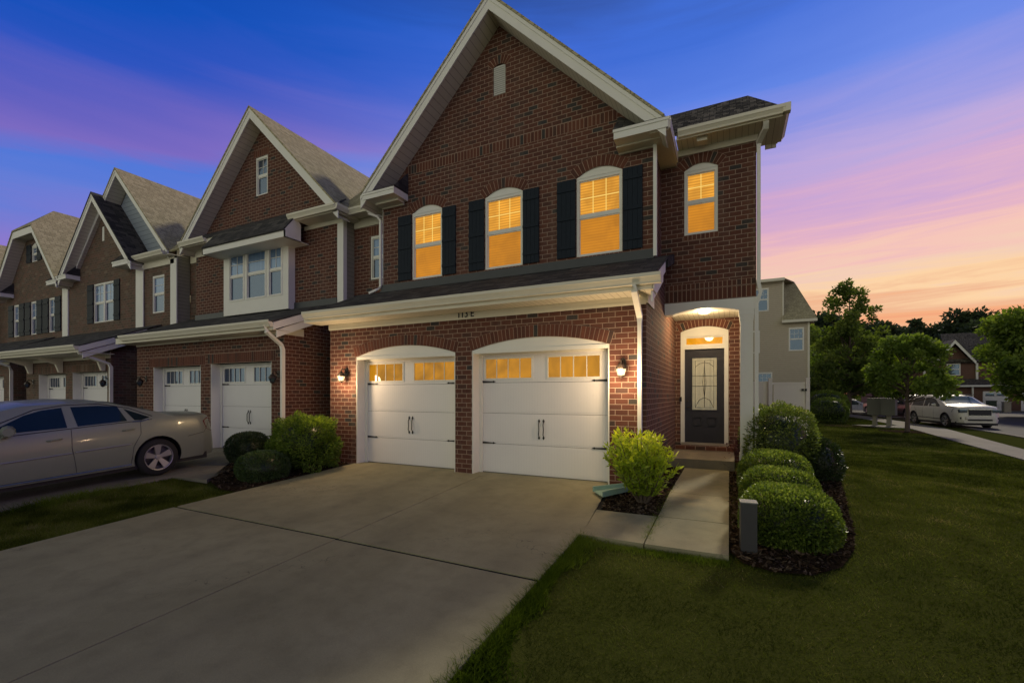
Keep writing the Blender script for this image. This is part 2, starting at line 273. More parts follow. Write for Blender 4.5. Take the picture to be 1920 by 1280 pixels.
# ------------------------------------------------------------------ mesh helpers
def tag(o, label=None, cat=None, group=None, kind=None):
    for k, v in (('label', label), ('category', cat), ('group', group), ('kind', kind)):
        if v: o[k] = v
    return o
def thing(name, label, cat, loc=(0, 0, 0), rz=0, group=None):
    o = bpy.data.objects.new(name, None); COL.objects.link(o); o.location = loc; o.rotation_euler = (0, 0, rz); o.empty_display_size = .2
    return tag(o, label, cat, group)
SPLIT = {'frieze_board', 'corner_post', 'eave_bracket', 'wall', 'fascia', 'garage_door', 'bay_fascia', 'skirt_roof', 'pane', 'trim_board', 'side_wall', 'gutter', 'roof_flashing', 'soffit', 'mail_doors'}
class MB:
    def __init__(s): s.v = []; s.f = []; s.m = []; s.r = []; s.mi = 0; s.rv = 0.
    def quad(s, *p): s.poly(p)
    def poly(s, p):
        b = len(s.v); s.v += [tuple(q) for q in p]; s.f.append(tuple(range(b, b+len(p)))); s.m.append(s.mi); s.r.append(s.rv)
    def prism(s, p, d):
        """closed solid: polygon p swept by vector d"""
        d = Vector(d); a = [Vector(q) for q in p]; n = len(a); b = len(s.v)
        nr = Vector((0, 0, 0))
        for i in range(n): nr += a[i].cross(a[(i+1) % n])
        if nr.dot(d) > 0: a.reverse()
        s.v += [tuple(q) for q in a] + [tuple(q+d) for q in a]
        fs = [tuple(range(b, b+n)), tuple(range(b+2*n-1, b+n-1, -1))] + [(b+(i+1) % n, b+i, b+n+i, b+n+(i+1) % n) for i in range(n)]
        s.f += fs; s.m += [s.mi]*len(fs); s.r += [s.rv]*len(fs)
    def box(s, x0, y0, z0, x1, y1, z1):
        s.prism([(x0, y0, z0), (x1, y0, z0), (x1, y1, z0), (x0, y1, z0)], (0, 0, z1-z0))
    def ex(s, prof, x0, x1): s.prism([(x0, y, z) for y, z in prof], (x1-x0, 0, 0))
    def ey(s, prof, y0, y1): s.prism([(x, y0, z) for x, z in prof], (0, y1-y0, 0))
    def ez(s, prof, z0, z1): s.prism([(x, y, z0) for x, y in prof], (0, 0, z1-z0))
    def tube(s, path, r, n=8, sq=None):
        path = [Vector(p) for p in path]; k = len(path); b = len(s.v)
        rr = r if isinstance(r, (list, tuple)) else [r]*k
        up = Vector((0, 0, 1))
        for i, p in enumerate(path):
            t = (path[min(i+1, k-1)] - path[max(i-1, 0)]).normalized()
            ref = up if abs(t.z) < .95 else Vector((1, 0, 0))
            a = t.cross(ref).normalized(); c = t.cross(a)
            for j in range(n):
                an = 2*math.pi*(j+.5)/n
                ca, sa = math.cos(an), math.sin(an)
                if sq: ca, sa = (1 if ca > 0 else -1)*sq[0]/rr[i], (1 if sa > 0 else -1)*sq[1]/rr[i]
                s.v.append(tuple(p + (a*ca + c*sa)*rr[i]))
        for i in range(k-1):
            for j in range(n): 
                s.f.append((b+i*n+j, b+i*n+(j+1) % n, b+(i+1)*n+(j+1) % n, b+(i+1)*n+j)); s.m.append(s.mi); s.r.append(s.rv)
        s.f.append(tuple(b+j for j in range(n))[::-1]); s.f.append(tuple(b+(k-1)*n+j for j in range(n))); s.m += [s.mi]*2; s.r += [s.rv]*2
    def lathe(s, prof, c, n=20, axis='z'):
        b = len(s.v)
        for r, h in prof:
            for j in range(n):
                a = 2*math.pi*j/n
                q = (r*math.cos(a), r*math.sin(a), h) if axis == 'z' else ((h, r*math.cos(a), r*math.sin(a)) if axis == 'x' else (r*math.cos(a), h, r*math.sin(a)))
                s.v.append((c[0]+q[0], c[1]+q[1], c[2]+q[2]))
        for i in range(len(prof)-1):
            for j in range(n):
                s.f.append((b+i*n+j, b+i*n+(j+1) % n, b+(i+1)*n+(j+1) % n, b+(i+1)*n+j)); s.m.append(s.mi); s.r.append(s.rv)
    def wall(s, loops, to3, depth):
        """flat wall with holes: loops of 2D points (outer first), to3(u,v,d) -> 3D, d=0 front face, d=depth back face"""
        L = [[Vector((u, v, 0)) for u, v in lp] for lp in loops]; flat = [q for lp in L for q in lp]
        tr = tessellate_polygon(L)
        for d in (0, depth):
            b = len(s.v); s.v += [tuple(to3(q.x, q.y, d)) for q in flat]
            for t in tr: s.f.append(tuple(b+i for i in t)); s.m.append(s.mi); s.r.append(s.rv)
        for lp in L:
            for i in range(len(lp)):
                p, q = lp[i], lp[(i+1) % len(lp)]
                s.poly([to3(p.x, p.y, 0), to3(q.x, q.y, 0), to3(q.x, q.y, depth), to3(p.x, p.y, depth)])
    def build(s, name, mats, parent=None, smooth=False, merge=False):
        if name in SPLIT and s.v:
            g = s.groups()
            if len(g) > 1:
                for fs in g:
                    q = MB(); q.local = getattr(s, 'local', False); mp = {}
                    for f in fs:
                        q.f.append(tuple(mp.setdefault(i, len(mp)) for i in s.f[f])); q.m.append(s.m[f]); q.r.append(s.r[f])
                    q.v = [s.v[i] for i in mp]; o = q.raw(name, mats, parent, smooth, merge)
                return o
        return s.raw(name, mats, parent, smooth, merge)
    def groups(s):
        """faces clustered into pieces that stand apart from each other"""
        par = list(range(len(s.v)))
        def fd(i):
            while par[i] != i: par[i] = par[par[i]]; i = par[i]
            return i
        for f in s.f:
            for i in f[1:]: par[fd(i)] = fd(f[0])
        box = {}
        for i, v in enumerate(s.v):
            b = box.setdefault(fd(i), [list(v), list(v)])
            for k in range(3): b[0][k] = min(b[0][k], v[k]); b[1][k] = max(b[1][k], v[k])
        ks = list(box)
        for a in range(len(ks)):
            for b in range(a):
                A, B = box[ks[a]], box[ks[b]]
                if all(A[0][k]-.03 < B[1][k] and B[0][k]-.03 < A[1][k] for k in range(3)): par[fd(ks[a])] = fd(ks[b])
        out = {}
        for j, f in enumerate(s.f): out.setdefault(fd(f[0]), []).append(j)
        return list(out.values())
    def raw(s, name, mats, parent=None, smooth=False, merge=False):
        me = bpy.data.meshes.new(name); me.from_pydata(s.v, [], s.f)
        if isinstance(mats, str): mats = [mats]
        for k in mats: me.materials.append(MATS[k])
        me.polygons.foreach_set('material_index', s.m)
        if any(s.r):
            at = me.attributes.new('rnd', 'FLOAT', 'FACE'); at.data.foreach_set('value', s.r)
        bm = bmesh.new(); bm.from_mesh(me)
        if merge: bmesh.ops.remove_doubles(bm, verts=bm.verts, dist=.0002)
        bmesh.ops.recalc_face_normals(bm, faces=bm.faces); bm.to_mesh(me); bm.free()
        if smooth:
            me.shade_smooth()
            try: me.set_sharp_from_angle(angle=math.radians(smooth if smooth > 1 else 35))
            except Exception: pass
        me.update(); o = bpy.data.objects.new(name, me); COL.objects.link(o)
        if parent is not None:
            o.parent = parent; w = Vector((0, 0, 0)); q = parent
            if not getattr(s, 'local', False):
                while q is not None: w += q.location; q = q.parent
                o.location = -w
        return o
XZ = lambda Y: (lambda u, v, d: (u, Y+d, v))
def arc(x0, x1, zs, rise, n=14):
    """points of a segmental arch from (x1,zs) over the top to (x0,zs)"""
    w = (x1-x0)/2; R = (w*w+rise*rise)/(2*rise); cx, cz = (x0+x1)/2, zs+rise-R; a = math.asin(w/R)
    return [(cx+R*math.sin(a-2*a*i/n), cz+R*math.cos(a-2*a*i/n)) for i in range(n+1)], (cx, cz, R, a)
def hole_arch(x0, x1, z0, zs, rise): return [(x0, z0), (x1, z0)] + arc(x0, x1, zs, rise)[0]
def rect(x0, x1, z0, z1): return [(x0, z0), (x1, z0), (x1, z1), (x0, z1)]
def soldier_arch(name, x0, x1, zs, rise, Y, depth, parent, pitch=.078, kind='red', skew=.0):
    """ring of upright bricks over an arched opening, laid one by one on a mortar bed"""
    m = MB(); _, (cx, cz, R, a) = arc(x0, x1, zs, rise); n = max(5, int(round(2*a*(R+depth/2)/pitch)))
    if n % 2 == 0: n += 1
    m.mi = 1; k = 24
    for i in range(k):
        t0, t1 = -a+2*a*i/k, -a+2*a*(i+1)/k
        q = lambda t, r: (cx+r*math.sin(t), Y-.003, cz+r*math.cos(t))
        m.prism([q(t0, R+.001), q(t1, R+.001), q(t1, R+depth), q(t0, R+depth)], (0, .02, 0))
    m.mi = 0; g = .011/(R+depth/2)/2
    for i in range(n):
        t0, t1 = -a+2*a*i/n+g, -a+2*a*(i+1)/n-g
        q = lambda t, r: (cx+r*math.sin(t), Y-.007, cz+r*math.cos(t)); m.rv = random.random()*.98+.01
        m.prism([q(t0, R+.002), q(t1, R+.002), q(t1, R+depth-.004), q(t0, R+depth-.004)], (0, .02, 0))
    return m.build(name, ['unit_'+kind, 'mortar_'+kind], parent)
def soldier_row(name, x0, x1, z0, z1, Y, parent, pitch=.078, kind='red', clip=None):
    m = MB(); m.mi = 1; n = max(2, int(round((x1-x0)/pitch)))
    m.box(x0, Y-.003, z0, x1, Y+.02, z1); m.mi = 0; w = (x1-x0)/n
    for i in range(n):
        m.rv = random.random()*.98+.01; m.box(x0+i*w+.006, Y-.007, z0+.006, x0+(i+1)*w-.006, Y+.01, z1-.006)
    return m.build(name, ['unit_'+kind, 'mortar_'+kind], parent)
def window(parent, x0, x1, z0, z1, Y, nx=3, nz=2, lit=False, rise=0, curtain=True, fw=.045, low=True):
    """double hung window in a plane facing -Y; z1 = top of sash (arch panel above)"""
    f = MB(); a = Y+.012; b = Y+.075
    f.box(x0, a, z0, x0+fw, b, z1); f.box(x1-fw, a, z0, x1, b, z1); f.box(x0+fw, a, z0, x1-fw, b, z0+fw*.8); f.box(x0+fw, a, z1-fw*1.4, x1-fw, b, z1)
    zm = (z0+z1)/2+.01
    f.box(x0+fw, a+.022, zm-.028, x1-fw, b, zm+.028)
    s = .018
    for (u, v, off) in ((z0+fw*.8, zm-.028, .035), (zm+.028, z1-fw*1.4, .022)):
        f.box(x0+fw, a+off, u, x0+fw+s, b, v); f.box(x1-fw-s, a+off, u, x1-fw, b, v); f.box(x0+fw+s, a+off, u, x1-fw-s, b, u+s); f.box(x0+fw+s, a+off, v-s, x1-fw-s, b, v)
    w = f.build('window', 'trim', parent)
    if rise:
        m = MB(); pts = [(x0, z1), (x1, z1)] + arc(x0, x1, z1+.012, rise-.012)[0]; m.prism([(u, Y+.02, v) for u, v in pts], (0, .05, 0)); 
        m.box(x0, Y+.004, z1-.012, x1, Y+.02, z1+.022); m.build('arch_panel', 'trim', w)
    gx0, gx1 = x0+fw+s, x1-fw-s
    for u, v, off, up in ((z0+fw*.8+s, zm-.028-s, .05, 0), (zm+.028+s, z1-fw*1.4-s, .04, 1)):
        m = MB(); m.box(gx0-.004, a+off, u-.004, gx1+.004, a+off+.006, v+.004)
        m.build('pane', ('lit_upper' if up else 'lit_lower') if lit else ('glass_curtain' if curtain and up else 'glass_dark'), w)
        if up or nz < 0:
            g = MB(); t = .007
            for i in range(1, nx): g.box(gx0+(gx1-gx0)*i/nx-t, a+off-.008, u, gx0+(gx1-gx0)*i/nx+t, a+off-.001, v)
            for i in range(1, abs(nz)): g.box(gx0, a+off-.009, u+(v-u)*i/abs(nz)-t, gx1, a+off-.002, u+(v-u)*i/abs(nz)+t)
            if g.v: g.build('muntin', 'lit_muntin' if lit else 'trim', w)
    return w
def shutter(parent, x0, x1, z0, z1, Y):
    m = MB(); n = 4; w = (x1-x0)/n
    for i in range(n): m.box(x0+i*w+.002, Y-.030, z0, x0+(i+1)*w-.002, Y-.004, z1)
    m.box(x0+.001, Y-.020, z0+.002, x1-.001, Y-.001, z1-.002)
    for t in (.13, .5, .87):
        zc = z0+(z1-z0)*t; m.box(x0+.004, Y-.045, zc-.03, x1-.004, Y-.0301, zc+.03)
    return m.build('shutter', 'shutter_paint', parent)
def gutter(parent, x0, x1, Yb, z, mat='trim_cream', h=.14):
    """K profile gutter along X hung in front of plane Yb with its lip at height z"""
    m = MB(); m.ex([(Yb, z-.02), (Yb, z-h), (Yb-.07, z-h), (Yb-.078, z-h+.03), (Yb-.11, z-.055), (Yb-.12, z-.05), (Yb-.12, z), (Yb-.108, z), (Yb-.108, z-.035), (Yb-.02, z-.035)], x0, x1)
    return m.build('gutter', mat, parent)
def downspout(parent, path, w=.042, d=.03, mat='trim'):
    m = MB(); m.tube(path, 1, 4, sq=(w, d)); return m.build('downspout', mat, parent)
def lantern(parent, x, Y, z, lit=True):
    m = MB()
    m.prism([(x+.05*math.cos(a)*.9, Y-.001, z+.20+.085*math.sin(a)) for a in [i*math.pi/6 for i in range(12)]], (0, -.02, 0))
    m.tube([(x, Y-.02, z+.18), (x, Y-.07, z+.25), (x, Y-.13, z+.26), (x, Y-.16, z+.22)], .011, 8)
    c = (x, Y-.16, z)
    m.lathe([(.0, .22), (.014, .21), (.02, .195), (.05, .17), (.085, .115), (.088, .10), (.0, .10)], c, 6)
    m.lathe([(.0, -.02), (.03, -.02), (.045, -.005), (.052, .01), (.0, .01)], c, 6); m.lathe([(.0, -.04), (.012, -.03), (.012, -.02)], c, 6)
    for i in range(6):
        a = i*math.pi/3; m.tube([(x+.048*math.cos(a), Y-.16+.048*math.sin(a), z+.005), (x+.076*math.cos(a), Y-.16+.076*math.sin(a), z+.105)], .004, 4)
    l = m.build('lantern', 'bronze', parent)
    g = MB(); g.lathe([(.044, .01), (.072, .10)], c, 6); g.build('lantern_glass', 'lantern_glass' if lit else 'glass_dark', l)
    if lit:
        b = MB(); b.lathe([(0, .02), (.018, .03), (.026, .055), (.015, .085), (0, .09)], c, 10); b.build('bulb', 'bulb', l)
        ld = bpy.data.lights.new('lantern_light', 'POINT'); ld.energy = LAMP_W; ld.color = (1, .68, .38); ld.shadow_soft_size = .11
        lo = bpy.data.objects.new('lantern_light', ld); COL.objects.link(lo); lo.location = (x, Y-.30, z+.05)
    return l
LAMP_W = 50.0
def gable_roof(parent, xc, zt, half, Y0, Y1, slope, mat, ovl=.0, fascia=.28, Yw=None, right_only=False, wallmat=None, eave=True, fm='trim'):
    """roof planes, white rake fascia and soffit of a gable facing -Y. zt = top of ridge"""
    m = MB(); t = .055; ze = zt-half*slope
    for sx in (-1, 1):
        m.prism([(xc, Y0-.03, zt), (xc+sx*half, Y0-.03, ze), (xc+sx*half, Y0-.03, ze-t), (xc, Y0-.03, zt-t)], (0, Y1-Y0+.03, 0))
    r = m.build('roof', mat, parent)
    f = MB()
    for sx in (-1, 1):
        h2 = half+.02
        f.prism([(xc, Y0, zt-t-.002), (xc+sx*h2, Y0, zt-t-.002-h2*slope), (xc+sx*h2, Y0, zt-t-fascia-h2*slope), (xc, Y0, zt-t-fascia)], (0, .03, 0))
        f.prism([(xc, Y0-.014, zt-t-.004), (xc+sx*h2, Y0-.014, zt-t-.004-h2*slope), (xc+sx*h2, Y0-.014, zt-t-.09-h2*slope), (xc, Y0-.014, zt-t-.09)], (0, .0135, 0))
    f.build('rake_fascia', fm, parent)
    if Yw:
        s = MB()
        for sx in (-1, 1):
            a = zt-t-fascia+.012; s.prism([(xc, Y0+.03, a), (xc+sx*half, Y0+.03, a-half*slope), (xc+sx*half, Y0+.03, a+.015-half*slope), (xc, Y0+.03, a+.015)], (0, Yw-Y0-.03, 0))
        s.build('soffit', 'soffit_vinyl', parent)
    return r
def eave_return(parent, x0, x1, Y0, Yw, z0, z1, side, top='shingle_dark'):
    m = MB(); m.box(x0, Y0-.015, z0, x1, Yw, z1); m.box(x0-.012, Y0-.03, z1-.05, x1+.012, Y0-.0151, z1-.002)
    o = m.build('eave_return', 'trim', parent)
    xi, xo = (x0-.01, x1-.03) if side > 0 else (x1+.01, x0+.03); a, b, c_, d_, e, f = (xi, Y0-.04, z1+.001), (xo, Y0-.04, z1+.001), (xi, Yw-.001, z1+.50), (xo, Yw-.001, z1+.03), (xi, Yw-.001, z1+.001), (xo, Yw-.001, z1+.001)
    s = MB(); s.poly([a, b, d_]); s.poly([a, d_, c_]); s.poly([a, c_, e]); s.poly([e, c_, d_, f]); s.poly([b, f, d_]); s.poly([a, e, f, b]); s.build('return_roof', top, o, merge=True)
    return o
def garage_door(parent, x0, x1, zt, rise, Yw, lit, z0=0.0, groups=None):
    """recessed sectional carriage door under an arched or straight head"""
    rc = .26; Y = Yw+rc
    j = MB(); jw = .085; hz = zt-.035 if rise else zt
    # jamb lining and casing
    j.box(x0+.001, Yw+.006, z0, x0+.02, Y-.03, hz); j.box(x1-.02, Yw+.006, z0, x1-.001, Y-.03, hz)
    j.box(x0+.001, Y-.03, z0, x0+jw, Y-.001, hz); j.box(x1-jw, Y-.03, z0, x1-.001, Y-.001, hz); j.box(x0+jw, Y-.031, hz-.05, x1-jw, Y-.001, hz)
    j.box(x0+.001, Yw+.02, hz, x1-.001, Y-.001, hz+.02)
    if rise:
        pts = [(x0+.001, hz+.02), (x1-.001, hz+.02)] + arc(x0+.001, x1-.001, zt-.002, rise-.004)[0]
        j.prism([(u, Yw+.02, v) for u, v in pts], (0, .03, 0)); j.box(x0+.001, Yw+.008, hz-.03, x1-.001, Yw+.0199, hz+.035)
    fr = j.build('door_frame', 'trim', parent)
    d = MB(); a, b = x0+.05, x1-.05; top = hz-.045; H = top-z0-.012; n = 4; zs = [z0+.012+H*t for t in (0, .245, .505, .765, 1)]
    fx = x1-x0
    g = groups or [(a+.10, a+.10+fx*.36), (b-.10-fx*.36, b-.10)]
    for i in range(n):
        u, v = zs[i]+.003, zs[i+1]-.003
        if i < 3:
            d.box(a, Y, u, b, Y+.04, v); d.box(a+.05, Y-.004, u+.03, b-.05, Y-.0001, v-.025)
        else:
            gz0, gz1 = u+.07, v-.06
            d.wall([rect(a, b, u, v), rect(g[0][0], g[0][1], gz0, gz1), rect(g[1][0], g[1][1], gz0, gz1)], XZ(Y), .04)
    dr = d.build('garage_door', 'garage_paint', parent)
    s = MB(); s.box(a-.02, Y+.045, z0+.012, b+.02, Y+.06, hz-.05); s.build('door_backing', 'joint_filler', dr)
    s = MB(); s.box(a, Y-.008, z0+.001, b, Y+.045, z0+.013); s.build('bottom_seal', 'grey_metal', dr)
    for q0, q1 in g:
        f = MB(); f.wall([rect(q0-.02, q1+.02, gz0-.02, gz1+.02), rect(q0+.008, q1-.008, gz0+.008, gz1-.008)], XZ(Y-.012), .03)
        for i in range(1, 4):
            xm = q0+(q1-q0)*i/4; f.box(xm-.006, Y-.008, gz0+.008, xm+.006, Y+.008, gz1-.008)
        wf = f.build('door_window', 'trim', dr)
        p = MB(); p.box(q0+.001, Y+.010, gz0+.001, q1-.001, Y+.016, gz1-.001); p.build('pane', 'lit_garage' if lit else 'glass_dark', wf)
    for zc in (zs[3]+.02, zs[1]+.01):
        for sx, xe in ((1, a+.005), (-1, b-.005)):
            h = MB(); L = .30
            h.prism([(xe, Y-.018, zc-.020), (xe+sx*L*.8, Y-.018, zc-.008), (xe+sx*L*.84, Y-.018, zc-.018), (xe+sx*L, Y-.018, zc), (xe+sx*L*.84, Y-.018, zc+.018), (xe+sx*L*.8, Y-.018, zc+.008), (xe, Y-.018, zc+.020)], (0, .011, 0))
            h.build('strap_hinge', 'black_iron', dr)
    xm = (a+b)/2; zc = zs[1]+H*.13
    for sx in (-1, 1):
        h = MB(); x = xm+sx*.042
        h.tube([(x, Y-.008, zc+.15), (x+.004, Y-.045, zc+.09), (x+.012, Y-.05, zc), (x+.004, Y-.045, zc-.08), (x, Y-.008, zc-.14)], .009, 6)
        for e in (.15, -.14): h.prism([(x-.02, Y-.0072, zc+e), (x, Y-.0072, zc+e-.03), (x+.02, Y-.0072, zc+e), (x, Y-.0072, zc+e+.04)], (0, -.008, 0))
        h.build('pull_handle', 'black_iron', dr)
    return dr
def lettering(text, x, Y, z, size, parent, wide=.62):
    cu = bpy.data.curves.new('house_number', 'FONT'); cu.body = text; cu.size = size; cu.extrude = .006; cu.offset = size*.004; cu.align_x = 'LEFT'
    t = bpy.data.objects.new('tmp', cu); COL.objects.link(t); dg = bpy.context.evaluated_depsgraph_get(); me = bpy.data.meshes.new_from_object(t.evaluated_get(dg))
    bpy.data.objects.remove(t); me.transform(Matrix.Translation((x, Y, z)) @ Matrix.Rotation(math.pi/2, 4, 'X') @ Matrix.Diagonal((wide, 1, 1, 1)))
    me.materials.clear(); me.materials.append(MATS['black_iron']); o = bpy.data.objects.new('house_number', me); COL.objects.link(o); o.parent = parent; o.location = -parent.location
    return o
def pent_roof(parent, x0, x1, Ye, ze, Yt, zt, mat='shingle_dark', rend=True, lend=False, g0=None, g1=None, fr=0):
    """shed roof over a garage: shingles, gutter, soffit, frieze and raking end fascia"""
    s = (zt-ze)/(Yt-Ye); m = MB()
    m.prism([(x0, Ye-.02, ze-.02*s), (x1, Ye-.02, ze-.02*s), (x1, Yt, zt), (x0, Yt, zt)], (0, 0, -.035)); r = m.build('pent_roof', mat, parent)
    k = MB(); k.box(x0+.02, Ye, ze-.20, x1-.02, Ye+.025, ze-.038); k.build('fascia', 'trim_cream', parent)
    k = MB(); k.box(x0+.02, Ye+.025, ze-.20, x1-.02, -.03, ze-.185); k.build('soffit', 'soffit_vinyl', parent)
    gutter(parent, g0 or x0, g1 or x1, Ye, ze+.005)
    for on, xx, sx in ((rend, x1, 1), (lend, x0, -1)):
        if not on: continue
        k = MB(); a = xx-.03*sx
        k.prism([(a, Ye, ze-.04), (a, Yt-.4, ze-.04+(Yt-.4-Ye)*s), (a, Yt-.4, ze-.21+(Yt-.4-Ye)*s), (a, Ye, ze-.20)], (.03*sx, 0, 0))
        k.prism([(a-.03*sx, Ye+.10, ze-.19), (a-.03*sx, Yt-.4, ze-.2+(Yt-.4-Ye)*s), (a-.03*sx, Yt-.4, ze-.36+(Yt-.4-Ye)*s), (a-.03*sx, Ye+.10, ze-.36)], (.025*sx, 0, 0))
        k.build('rake_fascia', 'trim', parent)
    return r
# ================================================================== ground and paving
def smooth(a, b, x): t = np.clip((x-a)/(b-a), 0, 1); return t*t*(3-2*t)
def GZ(X, Y):
    X = np.asarray(X, float); Y = np.asarray(Y, float)
    near = -.045 + .052*np.clip(Y, -40, 0) + .055*smooth(-7.5, -9.0, X)
    far = -.36 + .0*Y
    t = smooth(1.2, 7.5, X)*smooth(-12, 2, Y) + 0*X
    z = near*(1-t) + np.minimum(near, far)*t
    back = smooth(2, 12, Y)*smooth(-.5, 2, X)
    return z*(1-back) + np.minimum(z, -.33)*back
def gz(x, y): return float(GZ(x, y))
def axis_pts(lo, hi, fine0, fine1, step, far):
    a = list(np.arange(fine0, fine1+.01, step)); x = fine0; s = step
    while x > lo: s *= 1.25; x -= s; a.insert(0, max(x, lo))
    x = fine1; s = step
    while x < hi: s *= 1.25; x += s; a.append(min(x, hi))
    return np.array(a)
xs = axis_pts(-400, 400, -12, 16, .5, 1); ys = axis_pts(-60, 700, -12, 30, .5, 1)
gm = MB(); XX, YY = np.meshgrid(xs, ys); ZZ = GZ(XX, YY) - .012
for a in range(ZZ.shape[0]):
    for b_ in range(ZZ.shape[1]):
        gm.v.append((float(XX[a, b_]), float(YY[a, b_]), float(ZZ[a, b_])))
nx_ = len(xs)
for a in range(len(ys)-1):
    for b_ in range(nx_-1): i = a*nx_+b_; gm.f.append((i, i+1, i+1+nx_, i+nx_)); gm.m.append(0); gm.r.append(0)
tag(gm.build('lawn', 'turf', smooth=60), kind='structure')
def slab(m, pts, zf, th=.14):
    m.prism([(x, y, zf(x, y)) for x, y in pts], (0, 0, -th))
zE = lambda x, y: .055*min(y, 0)
m = MB(); g = .007
XL, XR, XC = -7.16, -1.5, -3.95; YJ = -3.29
g = .008; J = .024
slab(m, [(XL, YJ+J), (XC-g, YJ-.03+J), (XC-g, .0), (-7.02, .0)], zE); slab(m, [(XC+g, YJ-.04+J), (XR, YJ-.09+J), (XR-.0, -1.9), (-1.68, -.2), (-1.66, .0), (XC+g, .0)], zE)
slab(m, [(XL, YJ-J), (XC-g, YJ-.03-J), (XC-g, -11), (XL, -11)], zE); slab(m, [(XC+g, YJ-.04-J), (XR, YJ-.09-J), (XR, -11), (XC+g, -11)], zE)
slab(m, [(-6.98, .002), (-4.55, .002), (-4.55, .3), (-6.98, .3)], lambda x, y: .0); slab(m, [(-4.18, .002), (-1.70, .002), (-1.70, .3), (-4.18, .3)], lambda x, y: .0)
tag(m.build('driveway', 'concrete'), kind='structure')
m = MB(); slab(m, [(XL+.01, -11), (XR-.01, -11), (XR-.01, -.01), (XL+.01, -.01)], lambda x, y: .055*min(y, 0)-.013, .08); tag(m.build('driveway_joint', 'joint_filler'), kind='structure')
zW = lambda x, y: -.012+.045*min(y, 0)
m = MB(); W0, W1 = -.79, -.005
for a, b_ in ((2.46, -.0+g), (-.0-g, -1.23+g), (-1.23-g, -2.22)): slab(m, [(W0, b_), (W1, b_), (W1, a), (W0, a)], zW, .12)
slab(m, [(W0-.014, -1.25), (W0-.014, -2.22), (-1.493, -2.2), (-1.493, -1.9), (-1.558, -1.25)], zW, .12)
tag(m.build('front_walkway', 'concrete'), kind='structure')
zD = lambda x, y: .05+.055*min(y, 0)
m = MB(); slab(m, [(-14.9, -12), (-9.2, -12), (-9.2, -2.3), (-9.62, -.05), (-9.62, .28), (-14.9, .28)], zD); slab(m, [(-9.18, -2.3), (-8.3, -2.2), (-8.9, -1.5), (-9.6, -.95), (-9.61, -.1)], lambda x, y: zD(x, y)-.004, .12)
tag(m.build('neighbour_driveway', 'concrete_pale'), kind='structure')
m = MB(); slab(m, [(-22.6, -12), (-16.9, -12), (-16.9, .28), (-22.6, .28)], zD); slab(m, [(-31, -12), (-24.6, -12), (-24.6, .28), (-31, .28)], zD); tag(m.build('far_driveways', 'concrete_pale'), kind='structure')
# beds
def bed(name, pts, dz=.012):
    m = MB(); tr = tessellate_polygon([[Vector((x, y, 0)) for x, y in pts]]); b = len(m.v); m.v += [(x, y, gz(x, y)+dz) for x, y in pts]
    for t in tr: m.f.append(tuple(t)); m.m.append(0); m.r.append(0)
    return tag(m.build(name, 'mulch'), kind='structure')
BED_R = [(.0, 2.5), (.0, -2.0), (.12, -2.26), (.36, -2.36), (.66, -2.3), (.92, -2.02), (1.12, -1.5), (1.24, -.9), (1.33, -.2), (1.5, .9), (1.7, 2.3), (1.95, 4.0), (2.2, 6.9), (.45, 6.9), (.45, 2.5)]
BED_M = [(-.80, 2.3), (-.80, -1.24), (-1.49, -1.2), (-1.56, -.75), (-1.64, -.2), (-1.60, -.01), (-1.13, -.01), (-1.13, 2.3)]
BED_L = [(-7.17, -.02), (-7.17, -2.4), (-7.6, -2.4), (-8.25, -2.18), (-8.9, -1.5), (-9.6, -.95), (-9.6, -.02), (-9.1, -.02), (-9.1, 1.2), (-7.72, 1.2), (-7.72, -.02)]
bed('mulch_bed', BED_R); bed('mulch_bed', BED_M, .03); bed('mulch_bed', BED_L, .03)
# street side, far right
def strip(name, mat, left, right, dz):
    m = MB(); 
    for i in range(len(left)-1):
        q = [left[i], right[i], right[i+1], left[i+1]]; m.prism([(x, y, -.35+dz) for x, y in q], (0, 0, -.12))
    return tag(m.build(name, mat), kind='structure')
SWL = [(6.2, -6), (6.7, 4), (7.2, 10.0), (7.65, 15), (8.15, 19.8), (8.5, 23.2), (8.7, 27), (8.8, 33), (8.6, 40), (7.6, 50)]
SWR = [(7.2, -6), (7.7, 4), (8.3, 11.5), (8.95, 16), (9.6, 20.3), (10.1, 24), (10.2, 28), (10.2, 33), (10.0, 40), (9.1, 50)]
strip('sidewalk', 'concrete_pale', SWL, SWR, .012)
KL = [(9.0, -8), (9.7, 6), (10.6, 16), (11.0, 20), (11.3, 25), (11.1, 31), (10.9, 40), (10.4, 52), (6.0, 62), (-20, 64)]
KR = [(x+.18, y) for x, y in KL]; strip('kerb', 'concrete_pale', KL, KR, .02)
RR = [(21, -8), (21.5, 6), (22.5, 16), (23, 20), (23.3, 25), (23.3, 31), (23.3, 40), (25, 52), (26, 72), (-20, 76)]
m = MB()
for i in range(len(KR)-1): m.prism([(KR[i][0], KR[i][1], -.345), (RR[i][0], RR[i][1], -.345), (RR[i+1][0], RR[i+1][1], -.345), (KR[i+1][0], KR[i+1][1], -.345)], (0, 0, -.1))
tag(m.build('road', 'asphalt'), kind='structure')
m = MB(); m.box(23.4, 40, -.38, 60, 60, -.335); tag(m.build('far_driveway', 'concrete_pale'), kind='structure')
m = MB(); m.prism([(7.2, 23.6, -.33), (8.5, 23.2, -.33), (8.6, 25.4, -.33), (6.4, 25.2, -.33)], (0, 0, -.1)); tag(m.build('mailbox_pad', 'concrete_pale'), kind='structure')
